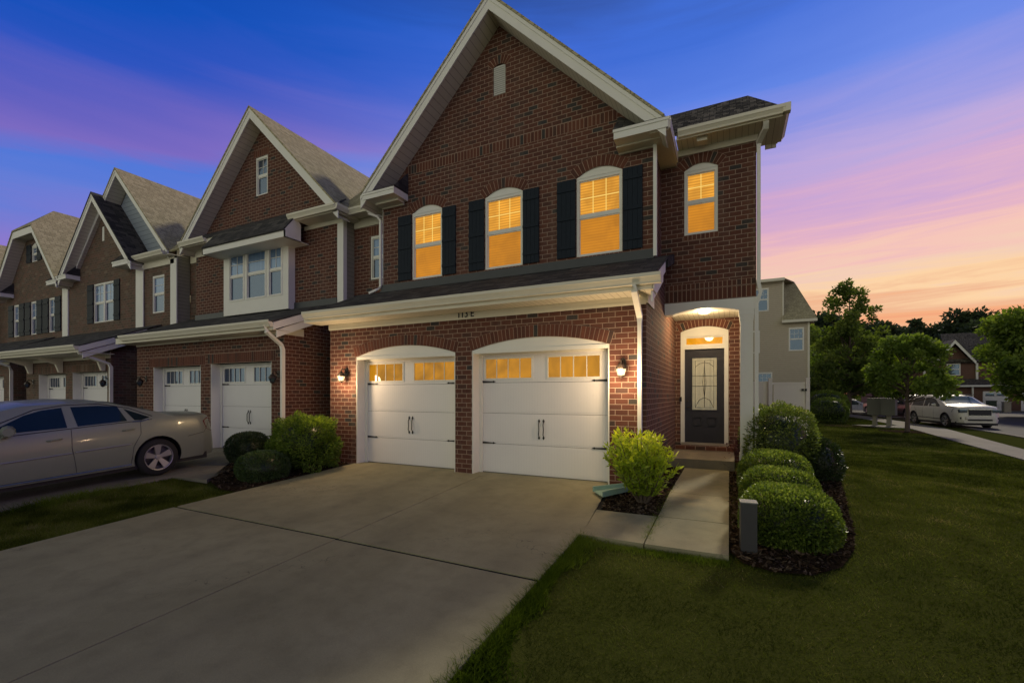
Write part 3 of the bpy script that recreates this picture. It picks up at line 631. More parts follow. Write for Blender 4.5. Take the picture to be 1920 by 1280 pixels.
# ================================================================== townhouse 1 (the main one)
E_ = thing('brick_townhouse', 'large red brick end townhouse numbered 113 E with orange lit windows and lit lanterns', 'townhouse', (-4.2, 0, 0), group='townhouses of the row')
def walls(parent, parts, mat='brick_red', name='wall'):
    for p in parts: m = MB(); m.wall(*p); o = m.build(name, mat, parent)
    return o
YZ = lambda X, s=1: (lambda u, v, d: (X+d*s, u, v))
G1 = (-6.98, -4.545, 2.205, .19); G2 = (-4.19, -1.69, 2.222, .185)
walls(E_, [([rect(-7.72, -1.13, -.3, 2.98), hole_arch(G1[0], G1[1], -.02, G1[2], G1[3]), hole_arch(G2[0], G2[1], -.02, G2[2], G2[3])], XZ(0), .24)], name='garage_wall')
walls(E_, [([[(.241, -.3), (3.999, -.3), (3.999, 3.119), (2.149, 3.15), (2.149, 3.84), (1.15, 3.66), (.241, 3.08)]], YZ(-1.13, -1), .2), ([[(.241, -.3), (2.2, -.3), (2.2, 3.9), (1.2, 3.66), (.241, 3.08)]], YZ(-7.72, 1), .2)], name='side_wall')
WINS = [(-6.48, -5.662), (-4.588, -3.727), (-2.607, -1.745)]
gab = [(-7.34, 3.5), (-1.2, 3.5), (-1.2, 5.9), (-1.6, 6.40), (-4.255, 9.22), (-6.95, 6.37), (-7.34, 5.9)]
walls(E_, [([gab]+[hole_arch(a, b, 4.022, 5.505, .145) for a, b in WINS]+[hole_arch(-4.393, -4.112, 7.575, 8.15, .06)], XZ(1.2), .22)], name='gable_wall')
walls(E_, [([[(1.421, 3.5), (2.149, 3.5), (2.149, 6.05), (1.421, 6.05)]], YZ(-1.2, -1), .2), ([[(1.421, 3.5), (1.558, 3.5), (1.558, 6.05), (1.421, 6.05)]], YZ(-7.34, 1), .2)], name='return_wall')
walls(E_, [([rect(-1.2, .434, 3.17, 6.06), hole_arch(-.774, -.191, 4.45, 5.665, .115)], XZ(2.15), .22)], name='porch_upper_wall')
walls(E_, [([rect(-1.3, .434, -.3, 3.2), hole_arch(-1.011, -.016, .28, 2.853, .11)], XZ(4.0), .2)], name='entry_wall')
walls(E_, [([[(2.37, 3.17), (12, 3.17), (12, 6.1), (2.37, 6.1)]], YZ(.434, -1), .2), ([[(4.2, -.5), (12, -.5), (12, 3.17), (4.2, 3.17)]], YZ(.434, -1), .2), ([rect(-7.7, .434, -.5, 6.1)], XZ(12), .2)], name='rear_wall')
# garage doors, arches
garage_door(E_, G1[0], G1[1], G1[2], G1[3], 0, True, groups=[(-6.875, -5.965), (-5.685, -4.72)])
garage_door(E_, G2[0], G2[1], G2[2], G2[3], 0, True, groups=[(-4.05, -3.12), (-2.82, -1.90)])
for G in (G1, G2): soldier_arch('brick_arch', G[0]-.02, G[1]+.02, G[2]-.005, G[3], 0, .20, E_)
for a, b in WINS: soldier_arch('brick_arch', a-.01, b+.01, 5.50, .147, 1.2, .205, E_, .082); soldier_row('brick_sill', a-.01, b+.01, 3.915, 4.02, 1.2, E_)
soldier_arch('brick_arch', -4.403, -4.10, 8.145, .065, 1.2, .18, E_, .07); soldier_row('brick_sill', -4.40, -4.10, 7.49, 7.573, 1.2, E_)
soldier_arch('brick_arch', -.784, -.181, 5.66, .117, 2.15, .20, E_, .082); soldier_row('brick_sill', -.784, -.181, 4.345, 4.448, 2.15, E_)
soldier_arch('brick_arch', -1.03, .004, 2.85, .112, 4.0, .18, E_, .075)
soldier_row('soldier_course', -6.66, -1.84, 6.42, 6.62, 1.2, E_); soldier_row('soldier_course', -1.125, .432, 3.19, 3.405, 2.15, E_); soldier_row('soldier_course', -1.125, .432, 3.415, 3.525, 2.15, E_)
# windows and shutters
for a, b in WINS: window(E_, a, b, 4.022, 5.505, 1.2, 3, 2, True, .145); shutter(E_, a-.385, a-.012, 4.03, 5.50, 1.2); shutter(E_, b+.012, b+.36, 4.03, 5.50, 1.2)
window(E_, -.774, -.191, 4.45, 5.665, 2.15, 2, 2, True, .115)
m = MB(); m.box(-4.39, 1.225, 7.58, -4.115, 1.245, 8.19)
for i in range(14): z = 7.59+i*.042; m.prism([(-4.385, 1.204, z+.004), (-4.385, 1.214, z+.036), (-4.385, 1.222, z+.036), (-4.385, 1.212, z+.004)], (.265, 0, 0))
m.build('gable_vent', 'white_vinyl', E_)
# trim
m = MB(); m.box(-7.72, -.022, 2.81, -1.13, -.001, 2.99); m.box(-7.72, -.03, 2.79, -1.13, -.0221, 2.83); m.box(-1.128, -.022, 2.81, -1.10, .6, 2.99); m.box(-7.75, -.022, 2.81, -7.722, .6, 2.99); m.build('frieze_board', 'trim_cream', E_)
pent_roof(E_, -8.0, -.95, -.45, 3.115, 1.2, 3.835, g0=-7.92, g1=-.85)
m = MB(); m.box(-7.36, 1.165, 3.80, -1.18, 1.199, 3.985); m.box(-7.34, 1.10, 3.80, -1.18, 1.165, 3.825); m.build('roof_flashing', 'flashing', E_)
m = MB(); m.prism([(-1.18, 1.15, 3.62), (-1.18, 2.14, 3.95), (-1.18, 2.14, 4.12), (-1.18, 1.15, 3.80)], (.23, 0, 0)); m.build('roof_flashing', 'shingle_dark', E_)
lettering('113 E', -4.49, -.03, 2.826, .20, E_, .80)
gable_roof(E_, -4.255, 9.31, 3.30, .73, 9.5, 1.0, 'shingle_tan', Yw=1.2)
eave_return(E_, -7.50, -6.60, .73, 1.2, 5.83, 5.975, -1); eave_return(E_, -1.79, -.90, .73, 1.2, 5.80, 5.965, 1)
m = MB(); m.box(-7.32, 1.16, 5.755, -6.70, 1.198, 5.84); m.box(-7.33, .95, 5.78, -6.68, 1.16, 5.829); m.box(-1.80, 1.16, 5.76, -1.20, 1.198, 5.83); m.box(-1.80, .95, 5.775, -1.0, 1.16, 5.799); m.build('frieze_board', 'trim_cream', E_)
m = MB(); m.prism([(-1.20, .78, 5.799), (-1.20, 2.13, 5.80), (-.90, 2.13, 5.80), (-.90, .78, 5.799)], (0, 0, -.012)); m.box(-.90, .76, 5.80, -.87, 2.0, 5.99); m.build('cornice_soffit', 'trim_cream', E_)
# porch cornice and hip roof
m = MB(); m.box(-1.0, 2.128, 5.965, .46, 2.149, 6.085); m.box(-1.19, 2.13, 5.90, -.9, 2.149, 6.085); m.box(.436, 2.13, 5.965, .46, 2.6, 6.085); m.build('frieze_board', 'trim_cream', E_)
m = MB(); m.box(-.88, 1.72, 6.075, .78, 2.128, 6.088); m.box(.462, 2.128, 6.075, .78, 2.62, 6.088); m.box(.60, 2.62, 6.0, .78, 2.64, 6.09); m.build('soffit', 'soffit_vinyl', E_)
m = MB(); m.box(-.87, 1.70, 6.06, .80, 1.72, 6.20); m.box(.78, 1.72, 6.06, .80, 2.62, 6.20); m.build('fascia', 'trim_cream', E_)
m = MB(); m.ex([(1.70, 6.20), (1.70, 6.08), (1.64, 6.08), (1.63, 6.11), (1.60, 6.15), (1.59, 6.155), (1.59, 6.21), (1.60, 6.21), (1.60, 6.17), (1.68, 6.17)], -.84, .83); m.ey([(.80, 6.20), (.80, 6.08), (.86, 6.08), (.87, 6.11), (.90, 6.15), (.91, 6.155), (.91, 6.21), (.90, 6.21), (.90, 6.17), (.82, 6.17)], 1.60, 2.62); m.box(.831, 1.592, 6.075, .908, 1.70, 6.212); m.build('gutter', 'trim_cream', E_)
m = MB(); m.prism([(-1.35, 1.66, 6.18), (.84, 1.66, 6.18), (.31, 2.52, 7.03), (-1.35, 2.52, 7.03)], (0, .02, -.05)); m.prism([(.84, 1.66, 6.18), (.84, 2.64, 6.18), (.31, 2.9, 7.03), (.31, 2.52, 7.03)], (-.02, 0, -.05)); m.prism([(-1.35, 2.541, 7.03), (.31, 2.541, 7.03), (.31, 2.9, 7.03), (-1.35, 2.9, 7.03)], (0, 0, -.04)); m.build('porch_roof', 'shingle_brown', E_)
m = MB(); m.box(-.53, 1.80, 6.01, -.36, 1.98, 6.074); m.box(-.545, 1.785, 6.055, -.345, 1.995, 6.0741); m.build('soffit_light', 'trim_cream', E_)
# porch
m = MB(); q = arc(-.99, .165, 2.955, .085)[0][::-1]
m.prism([(-1.128, 2.125, 2.955)] + [(u, 2.125, v) for u, v in q] + [(.44, 2.125, 2.955), (.44, 2.125, 3.175), (-1.128, 2.125, 3.175)], (0, .24, 0)); m.box(.20, 2.366, 2.955, .43, 3.99, 3.16); m.build('porch_beam', 'trim', E_)
m = MB(); m.box(.178, 2.15, .16, .385, 2.35, 2.80); m.box(.165, 2.137, 2.80, .398, 2.363, 2.865); m.box(.172, 2.143, 2.76, .391, 2.357, 2.80); m.box(.157, 2.129, 2.865, .406, 2.36, 2.954); m.box(.165, 2.137, .16, .398, 2.363, .36); m.build('porch_column', 'trim', E_)
m = MB(); m.box(-1.128, 2.366, 3.12, .43, 3.999, 3.135); m.build('porch_ceiling', 'soffit_vinyl', E_)
m = MB(); m.lathe([(0, 3.06), (.07, 3.065), (.11, 3.085), (.12, 3.118), (0, 3.119)], (-.46, 2.95, 0), 20); m.build('porch_light', 'porch_glow', E_)
pl = bpy.data.lights.new('porch_light_lamp', 'POINT'); pl.energy = 50; pl.color = (1, .72, .40); pl.shadow_soft_size = .10; po = bpy.data.objects.new('porch_light_lamp', pl); COL.objects.link(po); po.location = (-.46, 2.75, 2.88)
# entry door
m = MB(); y = 4.03
m.box(-1.009, y-.02, .30, -.925, y+.1, 2.85); m.box(-.102, y-.02, .30, -.018, y+.1, 2.85); m.box(-.925, y-.015, 2.455, -.102, y+.1, 2.53); m.box(-.925, y-.012, 2.745, -.102, y+.1, 2.85)
m.prism([(-1.009, y-.018, 2.851), (-.018, y-.018, 2.851)] + [(u, y-.018, v) for u, v in arc(-1.009, -.018, 2.852, .107)[0]], (0, .05, 0)); fr = m.build('door_frame', 'trim', E_)
m = MB(); m.box(-.93, y+.02, 2.53, -.098, y+.06, 2.565); m.box(-.93, y+.02, 2.71, -.098, y+.06, 2.745); m.box(-.925, y+.02, 2.565, -.89, y+.06, 2.71); m.box(-.137, y+.02, 2.565, -.102, y+.06, 2.71); tr = m.build('transom_window', 'trim', E_)
m = MB(); m.box(-.892, y+.04, 2.56, -.135, y+.046, 2.715); m.build('pane', 'lit_transom', tr)
m = MB(); yd = y+.045; m.wall([rect(-.924, -.103, .335, 2.452), rect(-.775, -.245, 1.07, 2.27), rect(-.755, -.565, .69, .905), rect(-.455, -.265, .69, .905)], XZ(yd), .04); m.box(-.924, yd+.03, .335, -.103, yd+.05, 1.0)
for a, b in ((-.755, -.565), (-.455, -.265)): m.prism([(a+.028, yd+.029, .718), (b-.028, yd+.029, .718), (b-.028, yd+.029, .877), (a+.028, yd+.029, .877)], (0, -.02, 0))
dr = m.build('front_door', 'door_paint', E_)
m = MB(); m.wall([rect(-.79, -.23, 1.055, 2.285), rect(-.765, -.255, 1.08, 2.26)], XZ(yd-.012), .014); m.build('glass_surround', 'door_paint', dr)
m = MB(); m.box(-.78, yd+.01, 1.065, -.24, yd+.02, 2.275); gl = m.build('door_glass', 'door_lite', dr)
m = MB(); yy = yd+.004; L = lambda pts, r=.004: m.tube([(a, yy, b) for a, b in pts], r, 5)
L([(-.70, 1.13), (-.70, 2.20), (-.32, 2.20), (-.32, 1.13), (-.70, 1.13)]); L([(-.765, 1.85), (-.255, 1.85)]); L([(-.765, 1.62), (-.255, 1.62)]); L([(-.51, 1.14), (-.51, 2.20)], .006)
L([(-.70, 1.13), (-.62, 1.30), (-.51, 1.36), (-.40, 1.30), (-.32, 1.13)]); L([(-.51, 1.36), (-.545, 1.7), (-.51, 2.12), (-.475, 1.7), (-.51, 1.36)]); L([(-.70, 2.05), (-.61, 2.13), (-.51, 2.15), (-.41, 2.13), (-.32, 2.05)]); m.build('leaded_came', 'bronze', gl)
m = MB(); m.tube([(-.87, yd-.005, 1.28), (-.87, yd-.03, 1.28)], .025, 10); m.tube([(-.87, yd-.005, 1.14), (-.87, yd-.05, 1.14)], .014, 8); m.tube([(-.87, yd-.05, 1.14), (-.79, yd-.05, 1.14)], .01, 8); m.build('door_handle', 'bronze', dr)
m = MB(); m.box(-1.0, y-.025, .272, -.028, y+.06, .334); m.build('door_sill', 'wood_door_sill', E_)
m = MB(); m.box(-1.03, y-.075, 1.27, -.985, y-.033, 1.37); m.build('doorbell', 'black_iron', E_)
soldier_row('brick_sill', -1.12, .16, .175, .268, 3.97, E_, .2)
m = MB(); m.box(-1.128, 2.45, -.2, .09, 3.995, .165); m.build('doorstep', 'step_concrete', E_)
lantern(E_, -7.235, 0, 1.70); lantern(E_, -1.475, 0, 1.71)
downspout(E_, [(-1.215, -.50, 2.98), (-1.215, -.50, 2.90), (-1.215, -.07, 2.60), (-1.215, -.055, 2.5), (-1.215, -.055, .22), (-1.215, -.10, .12), (-1.215, -.22, .06)])
downspout(E_, [(-1.165, 1.15, 5.78), (-1.165, 1.15, 3.84)], .03, .03)
downspout(E_, [(.56, 1.72, 6.05), (.56, 1.80, 5.98), (.47, 2.10, 5.90), (.47, 2.12, 5.8), (.47, 2.12, 3.4), (.50, 2.14, 3.25), (.44, 2.16, 3.05), (.44, 2.17, 2.9), (.44, 2.17, .2)])
downspout(E_, [(-7.62, 1.02, 5.66), (-7.45, 1.12, 5.60), (-7.37, 1.16, 5.50), (-7.37, 1.16, 3.95), (-7.45, 1.10, 3.87), (-7.62, 1.05, 3.80)], .025, .025)
m = MB(); m.box(-7.34+.001, 1.196, 4.0, -7.325, 1.2, 5.75); m.build('corner_bead', 'trim', E_)
# ================================================================== townhouse 2
D_ = thing('brick_townhouse', 'red brick townhouse numbered 118 D with white box bay window, beside the lit house', 'townhouse', (-12, 0, 0), group='townhouses of the row')
H1 = (-14.60, -12.37); H2 = (-11.95, -9.62); zd = .052
walls(D_, [([rect(-15.45, -9.17, -.4, 2.96), rect(H1[0], H1[1], zd-.02, 2.185), rect(H2[0], H2[1], zd-.02, 2.205)], XZ(0), .24)], name='garage_wall')
walls(D_, [([[(.241, -.4), (2.3, -.4), (2.3, 3.9), (1.2, 3.55), (.24, 3.1)]], YZ(-9.17, -1), .2), ([[(.241, -.4), (2.3, -.4), (2.3, 3.9), (1.2, 3.55), (.24, 3.1)]], YZ(-15.45, 1), .2), ([rect(-9.3, -7.5, -.4, 3.9)], XZ(2.3), .2)], name='side_wall')
walls(D_, [([[(-14.72, 3.4), (-8.79, 3.4), (-8.79, 6.0), (-11.6, 9.0), (-14.45, 6.2), (-14.72, 5.8)], rect(-13.04, -10.33, 3.72, 5.56), rect(-11.92, -11.42, 6.95, 8.02)], XZ(1.2), .2), ([rect(-8.6, -7.15, 3.2, 6.0), rect(-8.055, -7.45, 4.28, 5.36)], XZ(1.56), .2)], name='upper_wall')
m = MB(); m.wall([[(1.205, 3.4), (1.56, 3.5), (1.56, 6.0), (1.205, 6.0)]], YZ(-8.6, -1), .15); m.build('siding_return', 'siding_olive', D_)
m = MB(); m.box(-8.79, 1.185, 3.6, -8.585, 1.26, 5.75); m.box(-8.60, 1.26, 3.6, -8.585, 1.30, 5.75); m.build('corner_post', 'trim', D_)
garage_door(D_, H1[0], H1[1], 2.185, 0, 0, False, zd); garage_door(D_, H2[0], H2[1], 2.205, 0, 0, False, zd)
soldier_row('brick_lintel', H1[0]-.2, H1[1]+.2, 2.19, 2.44, 0, D_); soldier_row('brick_lintel', H2[0]-.1, H2[1]+.15, 2.21, 2.46, 0, D_)
m = MB(); m.box(-15.45, -.022, 2.80, -9.17, -.001, 2.97); m.box(-9.169, -.022, 2.80, -9.14, .5, 2.97); m.build('frieze_board', 'trim_cream', D_)
pent_roof(D_, -15.6, -8.93, -.45, 3.04, 1.56, 3.84, g0=-15.2, g1=-8.95)
m = MB(); m.box(-14.73, 1.17, 3.66, -8.80, 1.199, 3.84); m.box(-8.58, 1.53, 3.8, -7.4, 1.559, 3.93); m.build('roof_flashing', 'flashing', D_)
lettering('118 D', -12.40, -.03, 2.825, .16, D_, .75)
gable_roof(D_, -11.6, 9.17, 3.22, .8, 10, 1.0, 'shingle_tan', Yw=1.2, fascia=.27)
# skirt roof below the gable and over the bay
m = MB(); m.prism([(-14.6, .78, 5.93), (-8.5, .78, 5.93), (-8.5, 1.195, 6.25), (-14.6, 1.195, 6.25)], (0, 0, -.04)); m.prism([(-13.15, .45, 5.47), (-9.80, .45, 5.47), (-9.80, .80, 5.92), (-13.15, .80, 5.92)], (0, .01, -.03)); m.build('skirt_roof', 'shingle_dark', D_)
m = MB(); m.box(-13.15, .48, 5.29, -9.80, .505, 5.46); m.box(-13.15, .505, 5.29, -9.80, 1.195, 5.305); m.prism([(-9.83, .48, 5.29), (-9.83, .95, 5.29), (-9.83, .95, 5.72), (-9.83, .80, 5.90), (-9.83, .48, 5.46)], (.03, 0, 0)); m.prism([(-13.15, .48, 5.29), (-13.15, .95, 5.29), (-13.15, .8, 5.9), (-13.15, .48, 5.46)], (.03, 0, 0)); m.build('bay_fascia', 'trim', D_)
m = MB(); m.box(-14.62, .80, 5.78, -13.15, .82, 5.93); m.box(-9.80, .80, 5.78, -8.42, .82, 5.93); m.box(-14.62, .82, 5.78, -13.15, 1.195, 5.79); m.box(-9.80, .82, 5.78, -8.42, 1.195, 5.79); m.box(-8.42, .80, 5.77, -8.40, 1.55, 5.93); m.box(-14.72, 1.175, 5.60, -13.15, 1.199, 5.78); m.box(-9.95, 1.175, 5.68, -8.6, 1.199, 5.78); m.box(-8.59, 1.20, 5.76, -8.42, 1.55, 5.775)
m.box(-8.58, 1.535, 5.62, -7.2, 1.559, 5.88); m.box(-8.42, 1.20, 5.85, -7.3, 1.53, 5.865); m.box(-8.4, 1.18, 5.8, -7.4, 1.20, 5.93); m.build('frieze_board', 'trim_cream', D_)
gutter(D_, -14.75, -13.5, .80, 5.94); gutter(D_, -10.0, -8.36, .80, 5.94); gutter(D_, -8.37, -7.62, 1.18, 5.93)
m = MB(); m.ey([(-8.40, 5.92), (-8.40, 5.80), (-8.33, 5.80), (-8.29, 5.88), (-8.29, 5.935), (-8.30, 5.935)], .72, 1.15); m.build('gutter', 'trim_cream', D_)
m = MB(); m.prism([(-8.9, 1.14, 5.94), (-7.0, 1.14, 5.94), (-7.0, 3.9, 8.6), (-8.9, 3.9, 8.6)], (0, .03, -.04)); m.build('entry_roof', 'shingle_tan', D_)
m = MB(); bx0, bx1, bz0, bz1 = -13.04, -10.33, 3.66, 5.56; m.box(bx0, 1.0, bz0, bx1, 1.04, bz0+.38)
ws = [(-12.80, -12.12, 4.04, 5.42), (-12.04, -11.20, 4.04, 5.42), (-11.12, -10.56, 4.04, 5.42)]
m.v = []; m.f = []; m.m = []; m.r = []
m.wall([rect(bx0, bx1, bz0, bz1-.005)]+[rect(a, b, c_, d_) for a, b, c_, d_ in ws], XZ(1.0), .05); m.box(bx1-.03, 1.051, bz0, bx1, 1.198, bz1-.005); m.box(bx0, 1.051, bz0, bx0+.03, 1.198, bz1-.005); bay = m.build('box_bay', 'trim', D_)
for i, (a, b, c_, d_) in enumerate(ws): window(D_, a, b, c_, d_, .975, 1 if i == 1 else 2, 2, False, 0, True)
window(D_, -11.92, -11.42, 6.95, 8.02, 1.2, 2, 2, False, 0, False); window(D_, -8.055, -7.45, 4.28, 5.36, 1.56, 1, 2, False, 0, True)
soldier_row('brick_lintel', -8.1, -7.40, 5.37, 5.60, 1.56, D_); soldier_row('brick_lintel', -12.0, -11.36, 8.03, 8.22, 1.2, D_)
downspout(D_, [(-9.12, -.5, 2.95), (-9.12, -.48, 2.80), (-9.15, -.10, 2.55), (-9.15, -.06, 2.45), (-9.15, -.06, .25)])
downspout(D_, [(-7.75, 1.12, 5.78), (-7.6, 1.2, 5.70), (-7.45, 1.5, 5.68)], .025, .025)
lantern(D_, -9.36, 0, 1.70, False); lantern(D_, -14.95, 0, 1.68, False)
walls(D_, [([rect(-15.4, -8.6, -.5, 6.0)], XZ(12), .2), ([[(2.5, -.4), (12, -.4), (12, 6), (2.5, 6)]], YZ(-15.4, 1), .2)], name='rear_wall')
# ================================================================== townhouse 3
C_ = thing('brick_townhouse', 'brown brick townhouse numbered 118 C with twin front gables, one clad in grey siding', 'townhouse', (-20, 0, 0), group='townhouses of the row')
J1 = (-21.9, -19.87); J2 = (-19.39, -17.15)
walls(C_, [([rect(-22.9, -16.93, -.4, 3.08), rect(J1[0], J1[1], zd-.02, 2.12), rect(J2[0], J2[1], zd-.02, 2.14)], XZ(0), .24), ([rect(-23.0, -17.67, 3.3, 5.80), rect(-21.06, -19.6, 4.04, 5.47)], XZ(1.2), .2), ([[(-22.5, 5.80), (-17.9, 5.80), (-20.2, 8.2)], hole_arch(-20.5, -20.3, 6.97, 7.48, .04)], XZ(1.2), .2), ([rect(-17.67, -15.8, 3.3, 6.0), rect(-17.2, -16.5, 4.1, 5.33)], XZ(1.22), .2), ([rect(-15.75, -14.5, 3.2, 6.0)], XZ(1.6), .2)], 'brick_brown', 'front_wall')
walls(C_, [([[(.241, -.4), (2.3, -.4), (2.3, 3.9), (.24, 3.0)]], YZ(-16.93, -1), .2), ([[(.241, -.4), (2.3, -.4), (2.3, 3.9), (.24, 3.0)]], YZ(-22.9, 1), .2), ([rect(-17, -15.3, -.4, 3.9)], XZ(2.3), .2), ([rect(-23, -15.7, -.5, 6.0)], XZ(12), .2)], 'brick_brown', 'side_wall')
m = MB(); m.wall([[(1.22, 3.3), (1.6, 3.4), (1.6, 6.0), (1.22, 6.0)]], YZ(-15.78, -1), .1); m.build('siding_return', 'siding_olive', C_)
m = MB(); m.wall([[(-22.0, 6.0), (-16.1, 6.0), (-19.25, 9.05)]], XZ(1.55), .1); m.build('gable_siding', 'siding_grey', C_)
m = MB(); m.box(-18.12, 1.17, 3.6, -17.66, 1.199, 5.75); m.box(-16.10, 1.19, 3.6, -15.76, 1.219, 5.75); m.build('corner_post', 'trim', C_)
garage_door(C_, J1[0], J1[1], 2.12, 0, 0, False, zd); garage_door(C_, J2[0], J2[1], 2.14, 0, 0, False, zd)
soldier_row('brick_lintel', J1[0]-.1, J1[1]+.1, 2.15, 2.38, 0, C_, kind='brown'); soldier_row('brick_lintel', J2[0]-.1, J2[1]+.1, 2.15, 2.38, 0, C_, kind='brown')
m = MB(); m.box(-22.9, -.022, 2.53, -16.93, -.001, 2.74); m.build('frieze_board', 'trim_cream', C_)
pent_roof(C_, -23.3, -16.62, -.87, 2.83, 1.2, 3.70)
m = MB()
for x in (-22.4, -20.1, -17.3):
    m.prism([(x, -.02, 2.6), (x, -.02, 2.15), (x, -.12, 2.16), (x, -.20, 2.42), (x, -.60, 2.56), (x, -.75, 2.62)], (.1, 0, 0))
m.build('eave_bracket', 'trim_cream', C_)
lettering('118 C', -18.62, -.03, 2.57, .12, C_)
gable_roof(C_, -20.2, 8.55, 2.55, .8, 2.6, 1.06, 'shingle_dark', Yw=1.2, fascia=.26)
gable_roof(C_, -19.25, 9.32, 3.2, 1.08, 10, 1.02, 'shingle_tan', Yw=1.55, fascia=.22)
eave_return(C_, -22.9, -22.1, .8, 1.2, 5.72, 5.88, -1); eave_return(C_, -18.75, -17.75, .8, 1.2, 5.72, 5.88, 1)
m = MB(); m.box(-17.67, 1.19, 5.6, -15.9, 1.2195, 5.82); m.box(-17.7, 1.0, 5.82, -15.75, 1.54, 5.835); m.box(-17.7, .98, 5.82, -16.0, 1.0, 5.98); m.box(-15.7, 1.57, 5.65, -14.9, 1.599, 5.9); m.build('frieze_board', 'trim_cream', C_)
gutter(C_, -17.75, -16.0, .99, 5.98)
m = MB(); m.prism([(-16.9, 1.1, 5.98), (-14.4, 1.1, 5.98), (-14.4, 3.7, 8.4), (-16.9, 3.7, 8.4)], (0, .03, -.04)); m.build('entry_roof', 'shingle_tan', C_)
window(C_, -21.06, -20.33, 4.04, 5.47, 1.2, 2, 2, False, 0, True); window(C_, -20.33, -19.6, 4.04, 5.47, 1.2, 2, 2, False, 0, True); window(C_, -17.2, -16.5, 4.1, 5.33, 1.22, 1, 2, False, 0, True)
shutter(C_, -21.5, -21.07, 4.04, 5.47, 1.2); shutter(C_, -19.59, -19.2, 4.04, 5.47, 1.2)
m = MB(); m.box(-20.5, 1.22, 6.98, -20.3, 1.26, 7.5); m.build('gable_vent', 'trim', C_)
downspout(C_, [(-16.75, -.9, 2.75), (-16.75, -.8, 2.6), (-16.78, -.12, 2.35), (-16.78, -.06, 2.25), (-16.78, -.06, .2)])
lantern(C_, -17.02, 0, 1.68, False); lantern(C_, -22.3, 0, 1.68, False)
# ================================================================== townhouse 4 and 5
B_h = thing('brick_townhouse', 'brown brick townhouse with a clipped gable and three narrow shuttered windows at the left', 'townhouse', (-27, 0, 0), group='townhouses of the row')
bw = [(-28.1, -27.5), (-26.39, -25.8), (-24.72, -24.15)]
walls(B_h, [([rect(-31.2, -24.35, -.4, 3.05), rect(-30.4, -28.0, zd-.02, 2.12), rect(-27.3, -24.9, zd-.02, 2.12)], XZ(0), .24), ([[(-28.8, 3.3), (-23.1, 3.3), (-23.1, 5.8), (-25.2, 8.1), (-26.75, 8.1), (-28.8, 5.8)]]+[rect(a, b, 3.92, 5.3) for a, b in bw]+[hole_arch(-26.3, -25.75, 6.95, 7.6, .13)], XZ(1.2), .2), ([rect(-23.1, -22.4, 3.3, 6)], XZ(1.6), .2), ([rect(-31.8, -28.8, 2.9, 6)], XZ(1.6), .2)], 'brick_brown', 'front_wall')
walls(B_h, [([[(.241, -.4), (2.3, -.4), (2.3, 3.9), (.24, 3.0)]], YZ(-24.35, -1), .2), ([rect(-24.4, -22.8, -.4, 3.9)], XZ(2.3), .2), ([rect(-29, -23, -.5, 6.0)], XZ(12), .2)], 'brick_brown', 'side_wall')
garage_door(B_h, -30.4, -28.0, 2.12, 0, 0, False, zd); garage_door(B_h, -27.3, -24.9, 2.12, 0, 0, False, zd)
pent_roof(B_h, -31.5, -24.2, -.6, 2.85, 1.2, 3.72)
m = MB(); m.box(-31.2, -.022, 2.55, -24.35, -.001, 2.76); m.build('frieze_board', 'trim_cream', B_h)
for a, b in bw: window(B_h, a, b, 3.92, 5.3, 1.2, 2, 2, False); shutter(B_h, a-.5, a-.01, 3.92, 5.3, 1.2); shutter(B_h, b+.01, b+.5, 3.92, 5.3, 1.2)
window(B_h, -26.3, -25.75, 6.95, 7.6, 1.2, 2, 2, False, .13); shutter(B_h, -26.75, -26.31, 6.95, 7.7, 1.2); shutter(B_h, -25.74, -25.35, 6.95, 7.7, 1.2)
m = MB(); P_ = [(-29.0, 5.80), (-26.85, 8.22), (-25.05, 8.22), (-22.9, 5.80)]
m.prism([(x, .77, z) for x, z in P_[:2]] + [(x, .77, z-.06) for x, z in P_[:2][::-1]], (0, 10, 0)) if False else None
m.prism([(-26.85, .77, 8.22), (-29.0, .77, 5.80), (-29.0, 10, 5.80), (-25.95, 10, 9.24), (-25.95, 1.75, 9.24)], (.0, 0, -.06)); m.prism([(-25.05, .77, 8.22), (-22.9, .77, 5.80), (-22.9, 10, 5.80), (-25.95, 10, 9.24), (-25.95, 1.75, 9.24)], (0, 0, -.06)); m.prism([(-26.85, .77, 8.22), (-25.05, .77, 8.22), (-25.95, 1.75, 9.24)], (0, 0, -.06)); m.build('roof', 'shingle_tan', B_h)
m = MB(); m.prism([(x, .8, z-.065) for x, z in P_] + [(x, .8, z-.34) for x, z in P_[::-1]], (0, .03, 0)); m.build('rake_fascia', 'trim', B_h)
m = MB()
for i in range(3): a, b = P_[i], P_[i+1]; m.prism([(a[0], .83, a[1]-.33), (b[0], .83, b[1]-.33), (b[0], 1.2, b[1]-.33), (a[0], 1.2, a[1]-.33)], (0, 0, .015))
m.build('soffit', 'soffit_vinyl', B_h); eave_return(B_h, -28.9, -28.1, .8, 1.2, 5.62, 5.78, -1); eave_return(B_h, -23.7, -22.9, .8, 1.2, 5.62, 5.78, 1)
m = MB(); m.box(-23.45, 1.16, 3.6, -23.0, 1.199, 5.62); m.build('corner_post', 'trim', B_h); gutter(B_h, -31.5, -24.2, -.6, 2.86)
downspout(B_h, [(-24.1, -.65, 2.7), (-24.02, -.1, 2.45), (-24.02, -.06, 2.3), (-24.02, -.06, .2)])
A_ = thing('brick_townhouse', 'farthest brown townhouse, only its tan roof edge showing at the left border', 'townhouse', (-35, 0, 0), group='townhouses of the row')
walls(A_, [([[(-38, -.4), (-31.4, -.4), (-31.4, 5.9), (-34.6, 8.8), (-38, 5.9)]], XZ(1.0), .2)], 'brick_brown', 'front_wall'); gable_roof(A_, -34.6, 9.3, 3.4, .7, 10, 1.0, 'shingle_tan', Yw=1.0)
